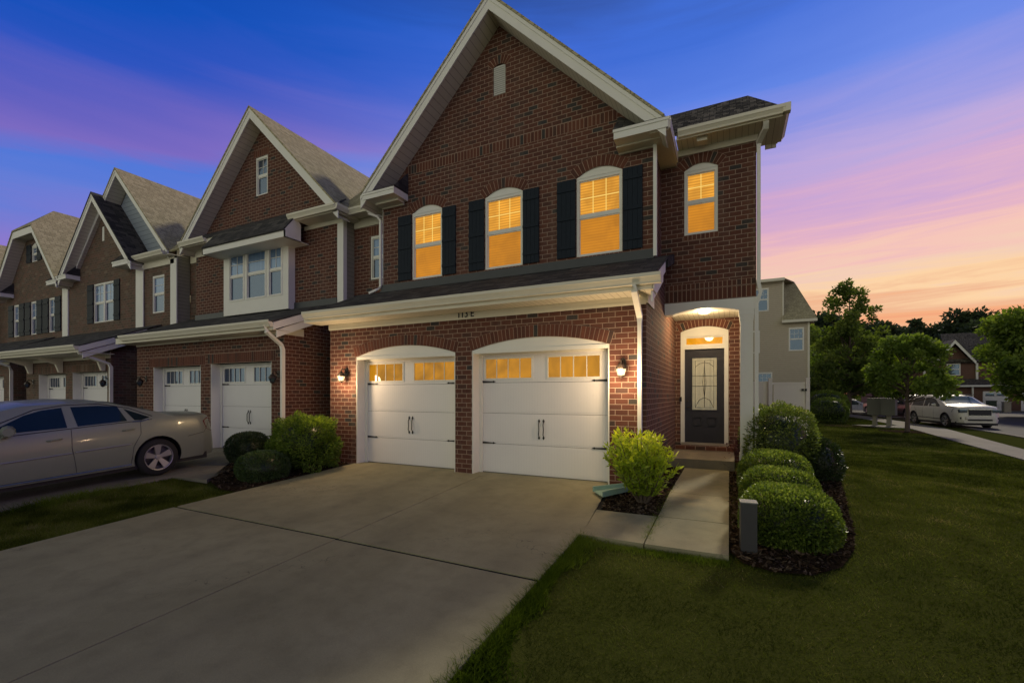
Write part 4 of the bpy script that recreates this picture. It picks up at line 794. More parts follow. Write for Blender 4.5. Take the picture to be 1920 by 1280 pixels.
walls(A_, [([rect(-38, -31.4, -.4, 2.9)], XZ(0), .2)], 'brick_brown', 'garage_wall'); pent_roof(A_, -38.2, -31.2, -.5, 2.9, 1.0, 3.7)
m = MB(); m.box(-37.4, -.02, .1, -35.1, -.001, 2.1); m.box(-34.4, -.02, .1, -32.1, -.001, 2.1); m.build('garage_door', 'garage_paint', A_)
# ================================================================== vegetation
def mesh_np(name, V, F, mat, parent=None, rnd=None, smooth=False, world=True):
    """V (n,3), F (m,3) triangles"""
    me = bpy.data.meshes.new(name); me.vertices.add(len(V)); me.vertices.foreach_set('co', np.ascontiguousarray(V, dtype=np.float32).ravel())
    me.loops.add(F.size); me.loops.foreach_set('vertex_index', np.ascontiguousarray(F, dtype=np.int32).ravel()); me.polygons.add(len(F)); me.polygons.foreach_set('loop_start', np.arange(0, F.size, 3, dtype=np.int32))
    if rnd is not None: at = me.attributes.new('rnd', 'FLOAT', 'FACE'); at.data.foreach_set('value', np.ascontiguousarray(rnd, dtype=np.float32))
    me.materials.append(MATS[mat]); me.update(calc_edges=True); me.validate()
    o = bpy.data.objects.new(name, me); COL.objects.link(o)
    if parent is not None: o.parent = parent
    return o
def leaf_mesh(P, D, size, asp=.45, curl=.25, up=0.):
    """P leaf bases, D outward directions; each leaf two triangles folded on the midrib"""
    n = len(P); D = D + rng.normal(0, .55, (n, 3)); D[:, 2] += up; D /= np.linalg.norm(D, axis=1)[:, None]+1e-9
    R = rng.normal(0, 1, (n, 3)); S = np.cross(D, R); S /= np.linalg.norm(S, axis=1)[:, None]+1e-9; Nn = np.cross(S, D)
    L = (size*rng.uniform(.65, 1.3, n))[:, None]
    tip = P + D*L; mid = P + D*L*.5; w = L*asp*.5
    V = np.stack([P, mid+S*w+Nn*w*curl, tip, mid-S*w+Nn*w*curl], 1).reshape(-1, 3)
    i = np.arange(n)*4; F = np.stack([np.stack([i, i+1, i+2], 1), np.stack([i, i+2, i+3], 1)], 1).reshape(-1, 3)
    return V, F
def vnoise(P, s, seed=0):
    """cheap smooth value noise in 0..1"""
    r = np.random.default_rng(seed); T = r.random((16, 16, 16)); Q = np.asarray(P, float)*s; I = np.floor(Q).astype(int); f = Q-I; f = f*f*(3-2*f); o = 0
    for a in (0, 1):
        for b in (0, 1):
            for c_ in (0, 1):
                w = (f[:, 0] if a else 1-f[:, 0])*(f[:, 1] if b else 1-f[:, 1])*(f[:, 2] if c_ else 1-f[:, 2])
                o = o + w*T[(I[:, 0]+a) % 16, (I[:, 1]+b) % 16, (I[:, 2]+c_) % 16]
    return o
def sphere_pts(n):
    d = rng.normal(0, 1, (n, 3)); return d/np.linalg.norm(d, axis=1)[:, None]
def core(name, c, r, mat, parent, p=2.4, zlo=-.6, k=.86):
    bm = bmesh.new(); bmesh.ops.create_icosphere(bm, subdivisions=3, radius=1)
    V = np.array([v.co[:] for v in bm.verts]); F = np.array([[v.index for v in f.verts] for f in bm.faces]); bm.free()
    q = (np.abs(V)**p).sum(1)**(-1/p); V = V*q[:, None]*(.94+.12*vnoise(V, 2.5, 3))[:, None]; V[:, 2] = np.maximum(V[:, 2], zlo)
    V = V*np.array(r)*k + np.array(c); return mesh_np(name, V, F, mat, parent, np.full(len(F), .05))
def shrub(name, label, c, r, n, size, mat, p=2.4, rough=.06, zlo=-.75, asp=.45, depth=.12, cat='shrub', group=None, up=.1, stems=False, lump=2.2, hole=0):
    base = (c[0], c[1], gz(c[0], c[1])); t = thing(name, label, cat, base, 0, group); c = np.array(c, float)-np.array(base)
    d = sphere_pts(n); d = d[d[:, 2] > zlo]; q = (np.abs(d)**p).sum(1)**(-1/p); nz = vnoise(d, lump, 5)
    if hole: k_ = (vnoise(d, lump*2.2, 9) > hole) | (rng.random(len(d)) < .15); d, q, nz = d[k_], q[k_], nz[k_]
    P = d*q[:, None]*np.array(r)*(1-depth*rng.random(len(d))**1.5 + rough*2*(nz-.5))[:, None] + c
    nrm = np.sign(d)*np.abs(d)**(p-1)/np.array(r); nrm /= np.linalg.norm(nrm, axis=1)[:, None]
    V, F = leaf_mesh(P, nrm, size, asp, up=up)
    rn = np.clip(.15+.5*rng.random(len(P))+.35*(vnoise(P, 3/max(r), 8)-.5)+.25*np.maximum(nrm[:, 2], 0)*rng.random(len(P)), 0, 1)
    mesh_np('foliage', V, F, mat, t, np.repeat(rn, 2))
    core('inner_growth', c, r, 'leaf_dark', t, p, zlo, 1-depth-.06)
    m = MB(); m.local = True
    for k in range(6): a = k*1.05; m.tube([(.04*math.cos(a), .04*math.sin(a), -.03), (c[0]+r[0]*.3*math.cos(a), c[1]+r[1]*.3*math.sin(a), c[2])], [.014, .007], 5)
    o = m.build('stem', 'trunk_bark', t)
    return t
hg = 'clipped hedge mounds beside the front walk'
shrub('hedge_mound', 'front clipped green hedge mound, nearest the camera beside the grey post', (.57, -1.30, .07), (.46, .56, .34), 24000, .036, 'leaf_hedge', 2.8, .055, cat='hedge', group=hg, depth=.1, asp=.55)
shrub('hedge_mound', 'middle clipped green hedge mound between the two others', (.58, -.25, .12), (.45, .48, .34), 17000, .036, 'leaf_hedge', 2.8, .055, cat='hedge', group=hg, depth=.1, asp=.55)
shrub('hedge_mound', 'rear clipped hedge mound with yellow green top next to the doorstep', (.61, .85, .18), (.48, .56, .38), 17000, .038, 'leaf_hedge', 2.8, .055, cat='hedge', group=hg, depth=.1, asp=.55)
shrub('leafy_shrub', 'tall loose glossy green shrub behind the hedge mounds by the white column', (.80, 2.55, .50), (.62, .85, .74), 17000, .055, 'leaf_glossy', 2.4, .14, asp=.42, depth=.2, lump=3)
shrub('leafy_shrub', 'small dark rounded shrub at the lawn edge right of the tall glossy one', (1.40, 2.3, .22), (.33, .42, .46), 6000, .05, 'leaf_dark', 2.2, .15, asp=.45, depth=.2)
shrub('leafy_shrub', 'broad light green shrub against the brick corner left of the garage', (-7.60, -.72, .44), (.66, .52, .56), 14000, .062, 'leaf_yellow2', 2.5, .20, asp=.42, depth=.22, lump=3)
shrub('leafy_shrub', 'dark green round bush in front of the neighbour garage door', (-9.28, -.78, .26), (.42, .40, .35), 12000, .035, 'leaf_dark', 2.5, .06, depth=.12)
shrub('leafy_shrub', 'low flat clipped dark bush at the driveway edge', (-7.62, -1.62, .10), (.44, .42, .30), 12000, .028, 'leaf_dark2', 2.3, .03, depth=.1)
# yellow green upright bush: stems carrying long leaves
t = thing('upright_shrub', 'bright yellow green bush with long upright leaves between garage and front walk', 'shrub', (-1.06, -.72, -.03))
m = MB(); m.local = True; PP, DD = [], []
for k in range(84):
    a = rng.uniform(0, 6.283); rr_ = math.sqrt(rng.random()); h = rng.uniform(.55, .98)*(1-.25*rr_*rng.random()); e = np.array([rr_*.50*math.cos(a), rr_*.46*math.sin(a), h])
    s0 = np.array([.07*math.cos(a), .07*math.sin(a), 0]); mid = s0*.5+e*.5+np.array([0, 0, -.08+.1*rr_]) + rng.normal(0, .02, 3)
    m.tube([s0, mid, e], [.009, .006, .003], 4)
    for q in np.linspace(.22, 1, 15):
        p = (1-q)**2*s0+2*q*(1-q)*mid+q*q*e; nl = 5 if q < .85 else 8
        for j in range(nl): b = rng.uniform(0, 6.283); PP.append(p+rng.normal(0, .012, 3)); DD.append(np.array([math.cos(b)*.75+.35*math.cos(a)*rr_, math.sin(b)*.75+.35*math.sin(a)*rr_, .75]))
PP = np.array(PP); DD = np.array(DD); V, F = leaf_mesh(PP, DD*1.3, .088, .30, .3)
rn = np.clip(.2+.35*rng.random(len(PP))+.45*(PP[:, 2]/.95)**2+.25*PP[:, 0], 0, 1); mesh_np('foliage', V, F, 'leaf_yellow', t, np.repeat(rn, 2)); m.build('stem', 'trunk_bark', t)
t = thing('leafy_shrub', 'little dark red plant tucked in the corner beside the door', 'plant', (.20, 2.75, .0)); P = rng.normal(0, .09, (500, 3))+[0, 0, .42]; V, F = leaf_mesh(P, P-[0, 0, .2], .05, .4); mesh_np('foliage', V, F, 'copper_leaf', t); m = MB(); m.local = True; m.tube([(0, 0, -.05), (0, 0, .35)], .01, 5); m.build('stem', 'trunk_bark', t)
def tree(name, label, x, y, ht, r, trunk_h, nclump, per, leaf, mat, group=None, shape='round', tr=.09, seed=1, cat='tree', proto=None, base=None):
    z = gz(x, y) if base is None else base; t = thing(name, label, cat, (x, y, z), 0, group); rs = np.random.default_rng(seed)
    hc = ht-trunk_h; cz = trunk_h+hc/2; C = []
    while len(C) < nclump:
        q = rs.uniform(-1, 1, 3)
        if shape == 'cone': lim = (1-(q[2]+1)/2)**.7*.92+.22; ok = math.hypot(q[0], q[1]) < lim
        elif shape == 'dome': ok = math.hypot(q[0], q[1])**2+max(q[2], 0)**2 < 1 and (q[2] > -.9)
        else: ok = (q**2).sum() < 1
        if ok and (shape == 'cone' or (q**2).sum() > .12): C.append([q[0]*r, q[1]*r, cz+q[2]*hc/2])
    C = np.array(C); cr = rs.uniform(.55, 1.15, nclump)*r*(.9/nclump**.30)*1.05
    m = MB(); m.local = True; m.tube([(0, 0, -.1), (.02, .01, trunk_h*.5), (0, .02, trunk_h), (.03, 0, ht*.55), (0, 0, ht*.86)], [tr*1.25, tr, tr*.9, tr*.55, tr*.15], 9)
    for c_ in C[:min(nclump, 34)]: s0 = np.array([0, 0, max(trunk_h*.85, c_[2]*.68)]); m.tube([s0, (s0+c_)/2+[0, 0, -.05*r], c_], [tr*.4, tr*.25, tr*.08], 5)
    m.build('trunk', 'trunk_bark', t, smooth=60)
    n = nclump*per; idx = rs.integers(0, nclump, n); d = rs.normal(0, 1, (n, 3)); d /= np.linalg.norm(d, axis=1)[:, None]; rad = rs.random(n)**.55
    P = C[idx] + d*(cr[idx]*rad)[:, None]*np.array([1, 1, .72]); V, F = leaf_mesh(P, d+[0, 0, -.1], leaf, .6)
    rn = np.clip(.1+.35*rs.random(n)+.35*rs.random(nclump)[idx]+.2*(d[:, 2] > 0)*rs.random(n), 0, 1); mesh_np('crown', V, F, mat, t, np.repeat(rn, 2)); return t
def copy_thing(t, loc, rz=0, sc=1, label=None, mats=None):
    r = t.copy(); COL.objects.link(r); r.location = loc; r.rotation_euler = (t.rotation_euler[0], 0, rz); r.scale = (sc, sc, sc)
    if label: r['label'] = label
    for ch in list(t.children):
        c = ch.copy(); COL.objects.link(c); c.parent = r
        for g_ in list(ch.children): d = g_.copy(); COL.objects.link(d); d.parent = c
    return r
tree('street_tree', 'small round crowned tree with slim dark trunk on the right lawn', 7.66, 20.6, 4.5, 1.42, 1.65, 52, 190, .17, 'leaf_yellow2', shape='dome', seed=4, tr=.085)
tree('maple_tree', 'tall open topped green tree behind the mailboxes', 9.6, 42.0, 12.6, 2.9, 2.0, 190, 85, .27, 'leaf_tree', shape='cone', seed=9, tr=.17)
tree('street_tree', 'large full crowned tree at the right edge in front of the far houses', 24.0, 42, 9.4, 5.4, .9, 130, 300, .34, 'leaf_yellow2', seed=12, tr=.22)
tree('street_tree', 'light green young tree behind the white fence', 8.4, 47, 6.2, 3.4, .9, 46, 220, .30, 'leaf_yellow2', seed=15, tr=.12)
tree('street_tree', 'bushy tree left of the tall maple, dark crown', 9.0, 60, 10.0, 4.6, 1.5, 50, 240, .42, 'leaf_tree', seed=16, tr=.2)
tree('street_tree', 'mid sized tree behind the round lawn tree', 13.2, 50, 8.0, 3.6, 1.6, 50, 220, .35, 'leaf_tree', seed=18, tr=.16)
shrub('leafy_shrub', 'big dark clipped bush past the white fence', (5.7, 27.5, .35), (1.0, 1.0, .85), 6000, .10, 'leaf_hedge', 2.3, .05, depth=.12)
shrub('leafy_shrub', 'pale topped bush behind the big dark clipped bush', (6.4, 33.0, .6), (1.4, 1.2, 1.1), 6000, .12, 'leaf_yellow2', 2.3, .06, depth=.12)
# woods on the skyline, every tree its own
far = tree('woodland_tree', 'broad round tree of the dark woods on the skyline', 30, 118, 17, 6.2, 4, 44, 170, .9, 'leaf_far', 'woodland trees on the skyline', seed=21, tr=.3, base=-.5)
pine = tree('woodland_tree', 'narrow pointed tree among the dark woods on the skyline', 36, 122, 19, 4.2, 6, 40, 150, .8, 'leaf_far', 'woodland trees on the skyline', 'cone', seed=22, tr=.3, base=-.5)
rs = np.random.default_rng(5); k = 0
for ux in np.linspace(.58, 1.35, 27):
    zc = rs.uniform(95, 130); X = -zc*math.sin(math.radians(25.8))+ux*zc*math.cos(math.radians(25.8)); Y = zc*math.cos(math.radians(25.8))+ux*zc*math.sin(math.radians(25.8))-7
    copy_thing(far if k % 3 else pine, (X, Y, -.6), rs.uniform(0, 6.28), rs.uniform(.95, 1.25) if ux < 1.15 else rs.uniform(.7, .9)); k += 1
bpy.data.objects.remove(far.children[0]) if False else None
# ------------------------------------------------------------------ turf blades, tufts, bark chips (uncountable)
def inside(P, poly):
    x, y = P[:, 0], P[:, 1]; r = np.zeros(len(P), bool); j = len(poly)-1
    for i in range(len(poly)):
        xi, yi = poly[i]; xj, yj = poly[j]; c_ = ((yi > y) != (yj > y)) & (x < (xj-xi)*(y-yi)/(yj-yi+1e-12)+xi); r ^= c_; j = i
    return r
def blades(name, P, h, w, label, cat, lean=.5, z0=None, mat=None):
    n = len(P); z = GZ(P[:, 0], P[:, 1])-.012 if z0 is None else z0; a = rng.uniform(0, 6.283, n); H = h*rng.uniform(.5, 1.35, n); ln = rng.normal(0, lean, (n, 2))*H[:, None]
    B = np.stack([P[:, 0], P[:, 1], z], 1); dx_ = np.stack([np.cos(a), np.sin(a), np.zeros(n)], 1)*(w/2 if np.isscalar(w) else (w/2)[:, None])
    V = np.stack([B-dx_, B+dx_, B+np.concatenate([ln, H[:, None]], 1)], 1).reshape(-1, 3); F = np.arange(3*n).reshape(-1, 3)
    B3 = np.stack([P[:, 0], P[:, 1], P[:, 0]*0], 1)
    rn = np.clip(.12+.32*rng.random(n)+1.0*(vnoise(B3, .9, 31)-.5)+.8*(vnoise(B3, 4.0, 32)-.5)+.45*(rng.random(n) > .95), 0, 1)
    return tag(mesh_np(name, V, F, mat or ('grass_lush' if name == 'edge_grass' else 'grass_blade'), None, rn), label, cat, kind='stuff')
def polar(n, r0, r1, a0, a1, pw):
    u = rng.random(n); k = 2-pw; r = (r0**k+u*(r1**k-r0**k))**(1/k) if abs(k) > .01 else r0*(r1/r0)**u
    a = np.radians(rng.uniform(a0, a1, n)); return np.stack([r*np.sin(a), r*np.cos(a)-7.0], 1), r
P, r = polar(360000, 1.2, 44, -24, 26, 1.3)
EDGE = [(XR, -12), (XR, -2.23), (-.0, -2.24), (.0, -2.0)] + BED_R[2:13] + [(2.2, 9), (2.2, 60), (60, 60), (60, -12)]
ok = inside(P, EDGE) & (P[:, 0] < np.interp(P[:, 1], [a[1] for a in SWL], [a[0] for a in SWL])) ; P, r = P[ok], r[ok]
blades('lawn_grass', P, np.clip(.017+.0012*r, .016, .04), np.clip(.0040*r/3, .004, .022), 'short green lawn grass', 'grass', .95)
P = np.stack([rng.uniform(-9.18, -7.17, 90000), rng.uniform(-9, -2.3, 90000)], 1); ok = (P[:, 1] < -2.42+.25*(P[:, 0]+7.2)*-.3); P = P[ok]
blades('strip_grass', P, .04, .009, 'grass of the strip between the two driveways', 'grass')
n = 16000; yy_ = rng.uniform(-7.5, -2.15, n); q = vnoise(np.stack([yy_, yy_*0, yy_*0], 1), 3.2, 40); P = np.stack([XR+.03+np.abs(rng.normal(0, .10, n))*(.2+1.9*q)-.09*q+.01, yy_], 1)
blades('edge_grass', P, .070, .009, 'taller tufts of grass spilling over the driveway edge', 'grass', .75)
n = 3500; P = np.stack([rng.uniform(-1.5, .0, n), -2.24-np.abs(rng.normal(0, .07, n))], 1); blades('edge_grass', P, .040, .005, 'grass fringe along the front walk slab', 'grass', .7)
P = np.stack([-9.15+np.abs(rng.normal(0, .14, 1500)), -3.75+rng.normal(0, .35, 1500)], 1); blades('edge_grass', P, .12, .010, 'weedy tuft of grass beside the parked sedan', 'grass', .8)
P = np.stack([rng.normal(-.80, .03, 900), rng.uniform(-2.1, .6, 900)], 1); blades('edge_grass', P, .04, .005, 'thin weeds in the walkway joint', 'grass', .9, z0=np.full(900, -.03)+.04*np.minimum(P[:, 1], 0))
def chips(name, poly, n, label, dz=.02):
    a = np.array(poly); P = rng.uniform(a.min(0), a.max(0), (n, 2)); P = P[inside(P, poly)]; n = len(P); L = rng.uniform(.007, .030, n)*(1+.0*P[:, 0]); w = L*rng.uniform(.2, .5, n); an = rng.uniform(0, 6.283, n)
    B = np.stack([P[:, 0], P[:, 1], GZ(P[:, 0], P[:, 1])+dz+rng.uniform(0, .02, n)], 1); u = np.stack([np.cos(an), np.sin(an), rng.normal(0, .35, n)], 1)*L[:, None]; v = np.stack([-np.sin(an), np.cos(an), rng.normal(0, .35, n)], 1)*w[:, None]
    V = np.stack([B-u-v, B+u-v, B+u+v, B-u+v], 1).reshape(-1, 3); i = np.arange(n)*4; F = np.stack([np.stack([i, i+1, i+2], 1), np.stack([i, i+2, i+3], 1)], 1).reshape(-1, 3)
    return tag(mesh_np(name, V, F, 'chips', None, np.repeat(rng.random(n), 2)), label, 'mulch', kind='stuff')
chips('bark_mulch', BED_R, 42000, 'brown bark mulch around the hedge mounds'); chips('bark_mulch', BED_M, 14000, 'bark mulch under the yellow green bush', .035); chips('bark_mulch', BED_L, 12000, 'bark mulch under the left bushes', .035)
bed('tree_mulch', [(7.66+1.1*math.cos(a), 20.6+1.1*math.sin(a)) for a in [i*.524 for i in range(12)]]); bed('tree_mulch', [(6.0+1.2*math.cos(a), 23.6+1.1*math.sin(a)) for a in [i*.524 for i in range(12)]]); bed('tree_mulch', [(9.6+1.8*math.cos(a), 42+1.8*math.sin(a)) for a in [i*.524 for i in range(12)]], .02)
# ================================================================== vehicles
def ipl(tab, s): return float(np.interp(s, [a for a, b in tab], [b for a, b in tab]))
def make_car(name, label, spec, loc, rz, pitch=0, cat='car', group=None):
    T, B, Pp, L, zs, wr, sr, sf, paint = (spec[k] for k in ('T', 'B', 'P', 'L', 'zs', 'wr', 'sr', 'sf', 'paint'))
    root = thing(name, label, cat, loc, 0, group); root.rotation_euler = (pitch, 0, rz); kt = spec.get('k', .40)
    PR = [(0, .93), (.2, .975), (.5, 1.0), (.8, .985), (1, .945)]
    def zb(s): return min(ipl(B, s), ipl(T, s)-.012)
    def hw(s, z):
        b = zb(s)
        if z <= b: return ipl(Pp, s)*ipl(PR, (z-zs)/(b-zs))
        return ipl(Pp, s)*.945-(z-b)*kt
    Y = lambda s: L/2-s
    st = sorted(set(list(np.linspace(0, L, 64)) + [a for a, _ in T])); half = []
    for s in st:
        b = zb(s); t = ipl(T, s); ze = max(b, t-.07); ring = [(hw(s, zs+(b-zs)*q), zs+(b-zs)*q) for q in (0, .1, .25, .45, .65, .82, .93, 1)]
        ring += [(hw(s, b+(ze-b)*q), b+(ze-b)*q+.0002*q) for q in (.25, .5, .75, 1)]; w = hw(s, ze)
        ring += [(w*f, ze+(t-ze)*(1-f**2.6)) for f in (.97, .9, .75, .5, .25, 0)]; half.append(ring)
    V, F = [], []; nr = len(half[0])*2-1
    for s, ring in zip(st, half): V += [(x, Y(s), z) for x, z in ring] + [(-x, Y(s), z) for x, z in ring[-2::-1]]
    for i in range(len(st)-1):
        for j in range(nr-1): F.append((i*nr+j, i*nr+j+1, (i+1)*nr+j+1, (i+1)*nr+j))
        F.append((i*nr+nr-1, i*nr, (i+1)*nr, (i+1)*nr+nr-1))
    F.append(tuple(range(nr))[::-1]); F.append(tuple((len(st)-1)*nr+j for j in range(nr)))
    me = bpy.data.meshes.new('body'); me.from_pydata(V, [], F); bm = bmesh.new(); bm.from_mesh(me); bmesh.ops.remove_doubles(bm, verts=bm.verts, dist=.0001); bmesh.ops.recalc_face_normals(bm, faces=bm.faces); bm.to_mesh(me); bm.free()
    body = bpy.data.objects.new('body', me); COL.objects.link(body)
    cm = MB()
    for s in (sr, sf):
        for sx in (-1, 1): cm.lathe([(0, 0), (wr*1.15, 0), (wr*1.15, .34), (0, .34)], (sx*(ipl(Pp, s)-.27) - (.0 if sx > 0 else .34), Y(s), wr+.01), 32, 'x')
    cut = cm.build('cut', 'rubber_trim', merge=True); md = body.modifiers.new('b', 'BOOLEAN'); md.object = cut; md.operation = 'DIFFERENCE'; md.solver = 'EXACT'
    me2 = bpy.data.meshes.new_from_object(body.evaluated_get(bpy.context.evaluated_depsgraph_get())); body.modifiers.clear(); bpy.data.objects.remove(cut)
    body.data = me2; me2.materials.clear(); me2.materials.append(MATS[paint]); me2.materials.append(MATS['rubber_trim'])
    for p in me2.polygons: 
        c_ = p.center; inarch = any(math.hypot(c_.y-Y(s), c_.z-wr-.01) < wr*1.15+.004 for s in (sr, sf)) and abs(p.normal.x) < .99 and (p.normal.y*(c_.y-Y(sr if c_.y > 0 else sf))+p.normal.z*(c_.z-wr)) < -.05
        p.material_index = 1 if (inarch or (abs(p.normal.x) > .97 and abs(c_.x) < .72 and c_.z < wr*2.2)) else 0
    me2.shade_smooth()
    try: me2.set_sharp_from_angle(angle=math.radians(38))
    except Exception: pass
    body.parent = root
    def local(m): m.local = True; return m
    def patch(name, polys, mat, off=.004, parent=body, sides=(1, -1), n=6):
        for sx in sides:
            for poly in polys:
                q = []
                for i in range(len(poly)):
                    a, b = poly[i], poly[(i+1) % len(poly)]; q += [(a[0]+(b[0]-a[0])*k/n, a[1]+(b[1]-a[1])*k/n) for k in range(n)]
                m = local(MB()); tr = tessellate_polygon([[Vector((s, z, 0)) for s, z in q]]); m.v = [(sx*(hw(s, z)+off), Y(s), z) for s, z in q]; m.f = [tuple(t_) for t_ in tr]; m.m = [0]*len(tr); m.r = [0]*len(tr)
                for i in range(len(q)):  # returns so the patch has thickness
                    a, b = q[i], q[(i+1) % len(q)]; m.poly([(sx*(hw(*a)+off), Y(a[0]), a[1]), (sx*(hw(*b)+off), Y(b[0]), b[1]), (sx*(hw(*b)-.01), Y(b[0]), b[1]), (sx*(hw(*a)-.01), Y(a[0]), a[1])])
                m.build(name, mat, parent)
    def line(name, pts, mat, w=.006, off=.003, sides=(1, -1), parent=body, n=8):
        for sx in sides:
            m = local(MB()); q = []
            for a, b in zip(pts, pts[1:]): q += [(a[0]+(b[0]-a[0])*k/n, a[1]+(b[1]-a[1])*k/n) for k in range(n)]
            q.append(pts[-1]); m.tube([(sx*(hw(s, z)+off-w*.3), Y(s), z) for s, z in q], w, 5); m.build(name, mat, parent)
    def top(name, s0, s1, f0, f1, mat, off=.006, n=8, zlim=None):
        m = local(MB()); K = 10; g_ = []
        for i in range(n+1):
            s = s0+(s1-s0)*i/n; b = zb(s); t = ipl(T, s); ze = max(b, t-.07); w = hw(s, ze); g_.append([(w*f, Y(s), ze+(t-ze)*(1-abs(f)**2.6)+off) for f in np.linspace(-f0, f0, K+1)] if True else 0)
        for i in range(n):
            for j in range(K): m.poly([g_[i][j], g_[i][j+1], g_[i+1][j+1], g_[i+1][j]])
        return m.build(name, mat, body, smooth=60, merge=True)
    for nm, s0, s1, f0, mt in spec['top']: top(nm, s0, s1, f0, f0, mt)
    patch('side_window', spec['glass'], 'car_glass'); 
    for pts in spec['seams']: line('door_seam', pts, 'rubber_trim', .004, .001)
    for pts, w, mt, nm in spec['lines']: line(nm, pts, mt, w, .006)
    for nm, poly, mt in spec['patches']: patch(nm, [poly], mt, .006)
    for s, z in spec['handles']:
        for sx in (1, -1): m = local(MB()); m.tube([(sx*(hw(s-.09, z)+.0), Y(s-.09), z+.006), (sx*(hw(s, z)+.035), Y(s-.05), z+.006), (sx*(hw(s, z)+.035), Y(s+.05), z-.002), (sx*(hw(s+.09, z)), Y(s+.09), z-.004)], .013, 6); m.build('door_handle', paint, body)
    if 'mirror' in spec:
        s, z = spec['mirror']
        for sx in (1, -1):
            m = local(MB()); w = hw(s, z-.03)
            m.prism([(sx*w, Y(s)-.03, z-.05), (sx*(w+.10), Y(s)-.03, z-.02), (sx*(w+.10), Y(s)+.03, z-.02), (sx*w, Y(s)+.03, z-.05)], (0, 0, .03))
            m.tube([(sx*(w+.07), Y(s)+.03, z+.06), (sx*(w+.20), Y(s)+.0, z+.055)], [.085, .062], 10); m.build('wing_mirror', paint, root, smooth=50)
    for s in (sr, sf):
        for sx in (-1, 1):
            X = sx*(ipl(Pp, s)-.03); w = local(MB()); tw = .21; a = 0 if sx < 0 else -tw
            w.lathe([(wr*.70, a), (wr*.94, a+.004), (wr, a+.03), (wr, a+tw-.03), (wr*.94, a+tw-.004), (wr*.70, a+tw)], (X, Y(s), wr), 40, 'x'); tyre = w.build('wheel', 'tyre', root, smooth=50)
            r_ = local(MB()); f = X-sx*.004; R = wr*.71
            lat = lambda p: [(rr2, (f-sx*h)) for rr2, h in p]
            r_.lathe([(h1, (f-sx*d)-X) for h1, d in ((R, .0), (R*.95, .006), (R*.93, .03), (R*.90, .10), (0, .12))], (X, Y(s), wr), 40, 'x'); rim = r_.build('rim', 'grey_metal', tyre, smooth=40)
            sp2 = local(MB())
            for k in range(5):
                an = k*2*math.pi/5+math.pi/2
                e = lambda rad, da: (X-sx*.012+(-sx*.02 if rad < R*.5 else 0), Y(s)+rad*math.cos(an+da), wr+rad*math.sin(an+da))
                sp2.prism([e(R*.14, -.9), e(R*.93, -.27), e(R*.93, .27), e(R*.14, .9)], (-sx*.025, 0, 0))
            sp2.lathe([(R*.95, -sx*.004), (R, -sx*.0), (R, -sx*.02), (R*.90, -sx*.02), (R*.90, -sx*.008)], (X, Y(s), wr), 40, 'x'); sp2.lathe([(0, -sx*.012), (R*.17, -sx*.014), (R*.19, -sx*.05)], (X, Y(s), wr), 20, 'x')
            sp2.build('wheel_spokes', 'alloy', tyre)
    m = local(MB()); m.box(-spec['P'][4][1]+.12, -L/2+.25, .17, spec['P'][4][1]-.12, L/2-.25, zs+.06); m.build('underbody', 'rubber_trim', root)
    for nm, mt, bx in spec['boxes']:
        m = local(MB())
        for b in bx: m.box(*b)
        m.build(nm, mt, body)
    return root
SED = dict(L=5.09, zs=.235, wr=.335, sr=1.13, sf=3.94, paint='paint_champagne', k=.42,
 T=[(0, .60), (.05, .76), (.12, 1.03), (.17, 1.09), (.3, 1.10), (.8, 1.125), (1.0, 1.19), (1.3, 1.30), (1.6, 1.39), (1.9, 1.45), (2.3, 1.485), (2.8, 1.475), (3.1, 1.41), (3.5, 1.22), (3.9, 1.03), (4.1, .99), (4.6, .90), (4.95, .76), (5.09, .52)],
 B=[(0, .58), (.06, .70), (.14, .93), (.4, 1.0), (1.2, 1.035), (2.3, 1.0), (3.2, .965), (3.9, .93), (4.6, .84), (4.95, .70), (5.09, .48)],
 P=[(0, .60), (.10, .76), (.32, .865), (.8, .905), (2.5, .925), (4.2, .91), (4.7, .85), (4.95, .72), (5.09, .52)],
 glass=[[(1.22, 1.085), (1.58, 1.265), (1.46, 1.055), (1.36, 1.05)], [(1.66, 1.31), (1.9, 1.345), (2.27, 1.35), (2.24, 1.035), (1.57, 1.055)], [(2.38, 1.35), (2.62, 1.325), (2.82, 1.265), (3.1, 1.12), (3.2, 1.02), (2.37, 1.03)]],
 seams=[[(2.33, 1.0), (2.35, .7), (2.30, .29)], [(1.38, 1.02), (1.40, .8), (1.52, .60), (1.56, .29)], [(3.42, .95), (3.42, .4), (3.38, .29)], [(1.56, .285), (3.38, .285)], [(.13, .92), (.30, .70), (.62, .66)]],
 lines=[([(1.20, 1.045), (2.3, 1.012), (3.25, .975)], .006, 'rubber_trim', 'belt_moulding'), ([(1.25, 1.05), (1.36, 1.025), (1.5, 1.03)], .010, 'chrome', 'window_chrome'), ([(1.56, .645), (2.31, .625)], .011, 'alloy', 'door_moulding'), ([(2.36, .62), (3.36, .595)], .011, 'alloy', 'door_moulding'), ([(1.18, 1.10), (1.5, 1.27), (1.9, 1.375), (2.35, 1.385), (2.7, 1.34), (3.1, 1.17), (3.3, 1.02)], .006, 'rubber_trim', 'drip_rail'), ([(1.55, .275), (3.4, .265)], .012, 'chrome', 'sill_moulding')],
 patches=[('tail_light', [(.05, .73), (.12, .95), (.17, .98), (.30, .92), (.24, .76), (.12, .70)], 'tail_lamp')],
 handles=[(1.58, .90), (2.55, .86)], mirror=(3.08, 1.0),
 top=[('rear_windscreen', .98, 1.62, .80, 'car_glass'), ('windscreen', 3.02, 3.78, .86, 'car_glass')],
 boxes=[('number_plate', 'plate', [(-.17, 2.45, .60, .17, 2.56, .74)])])
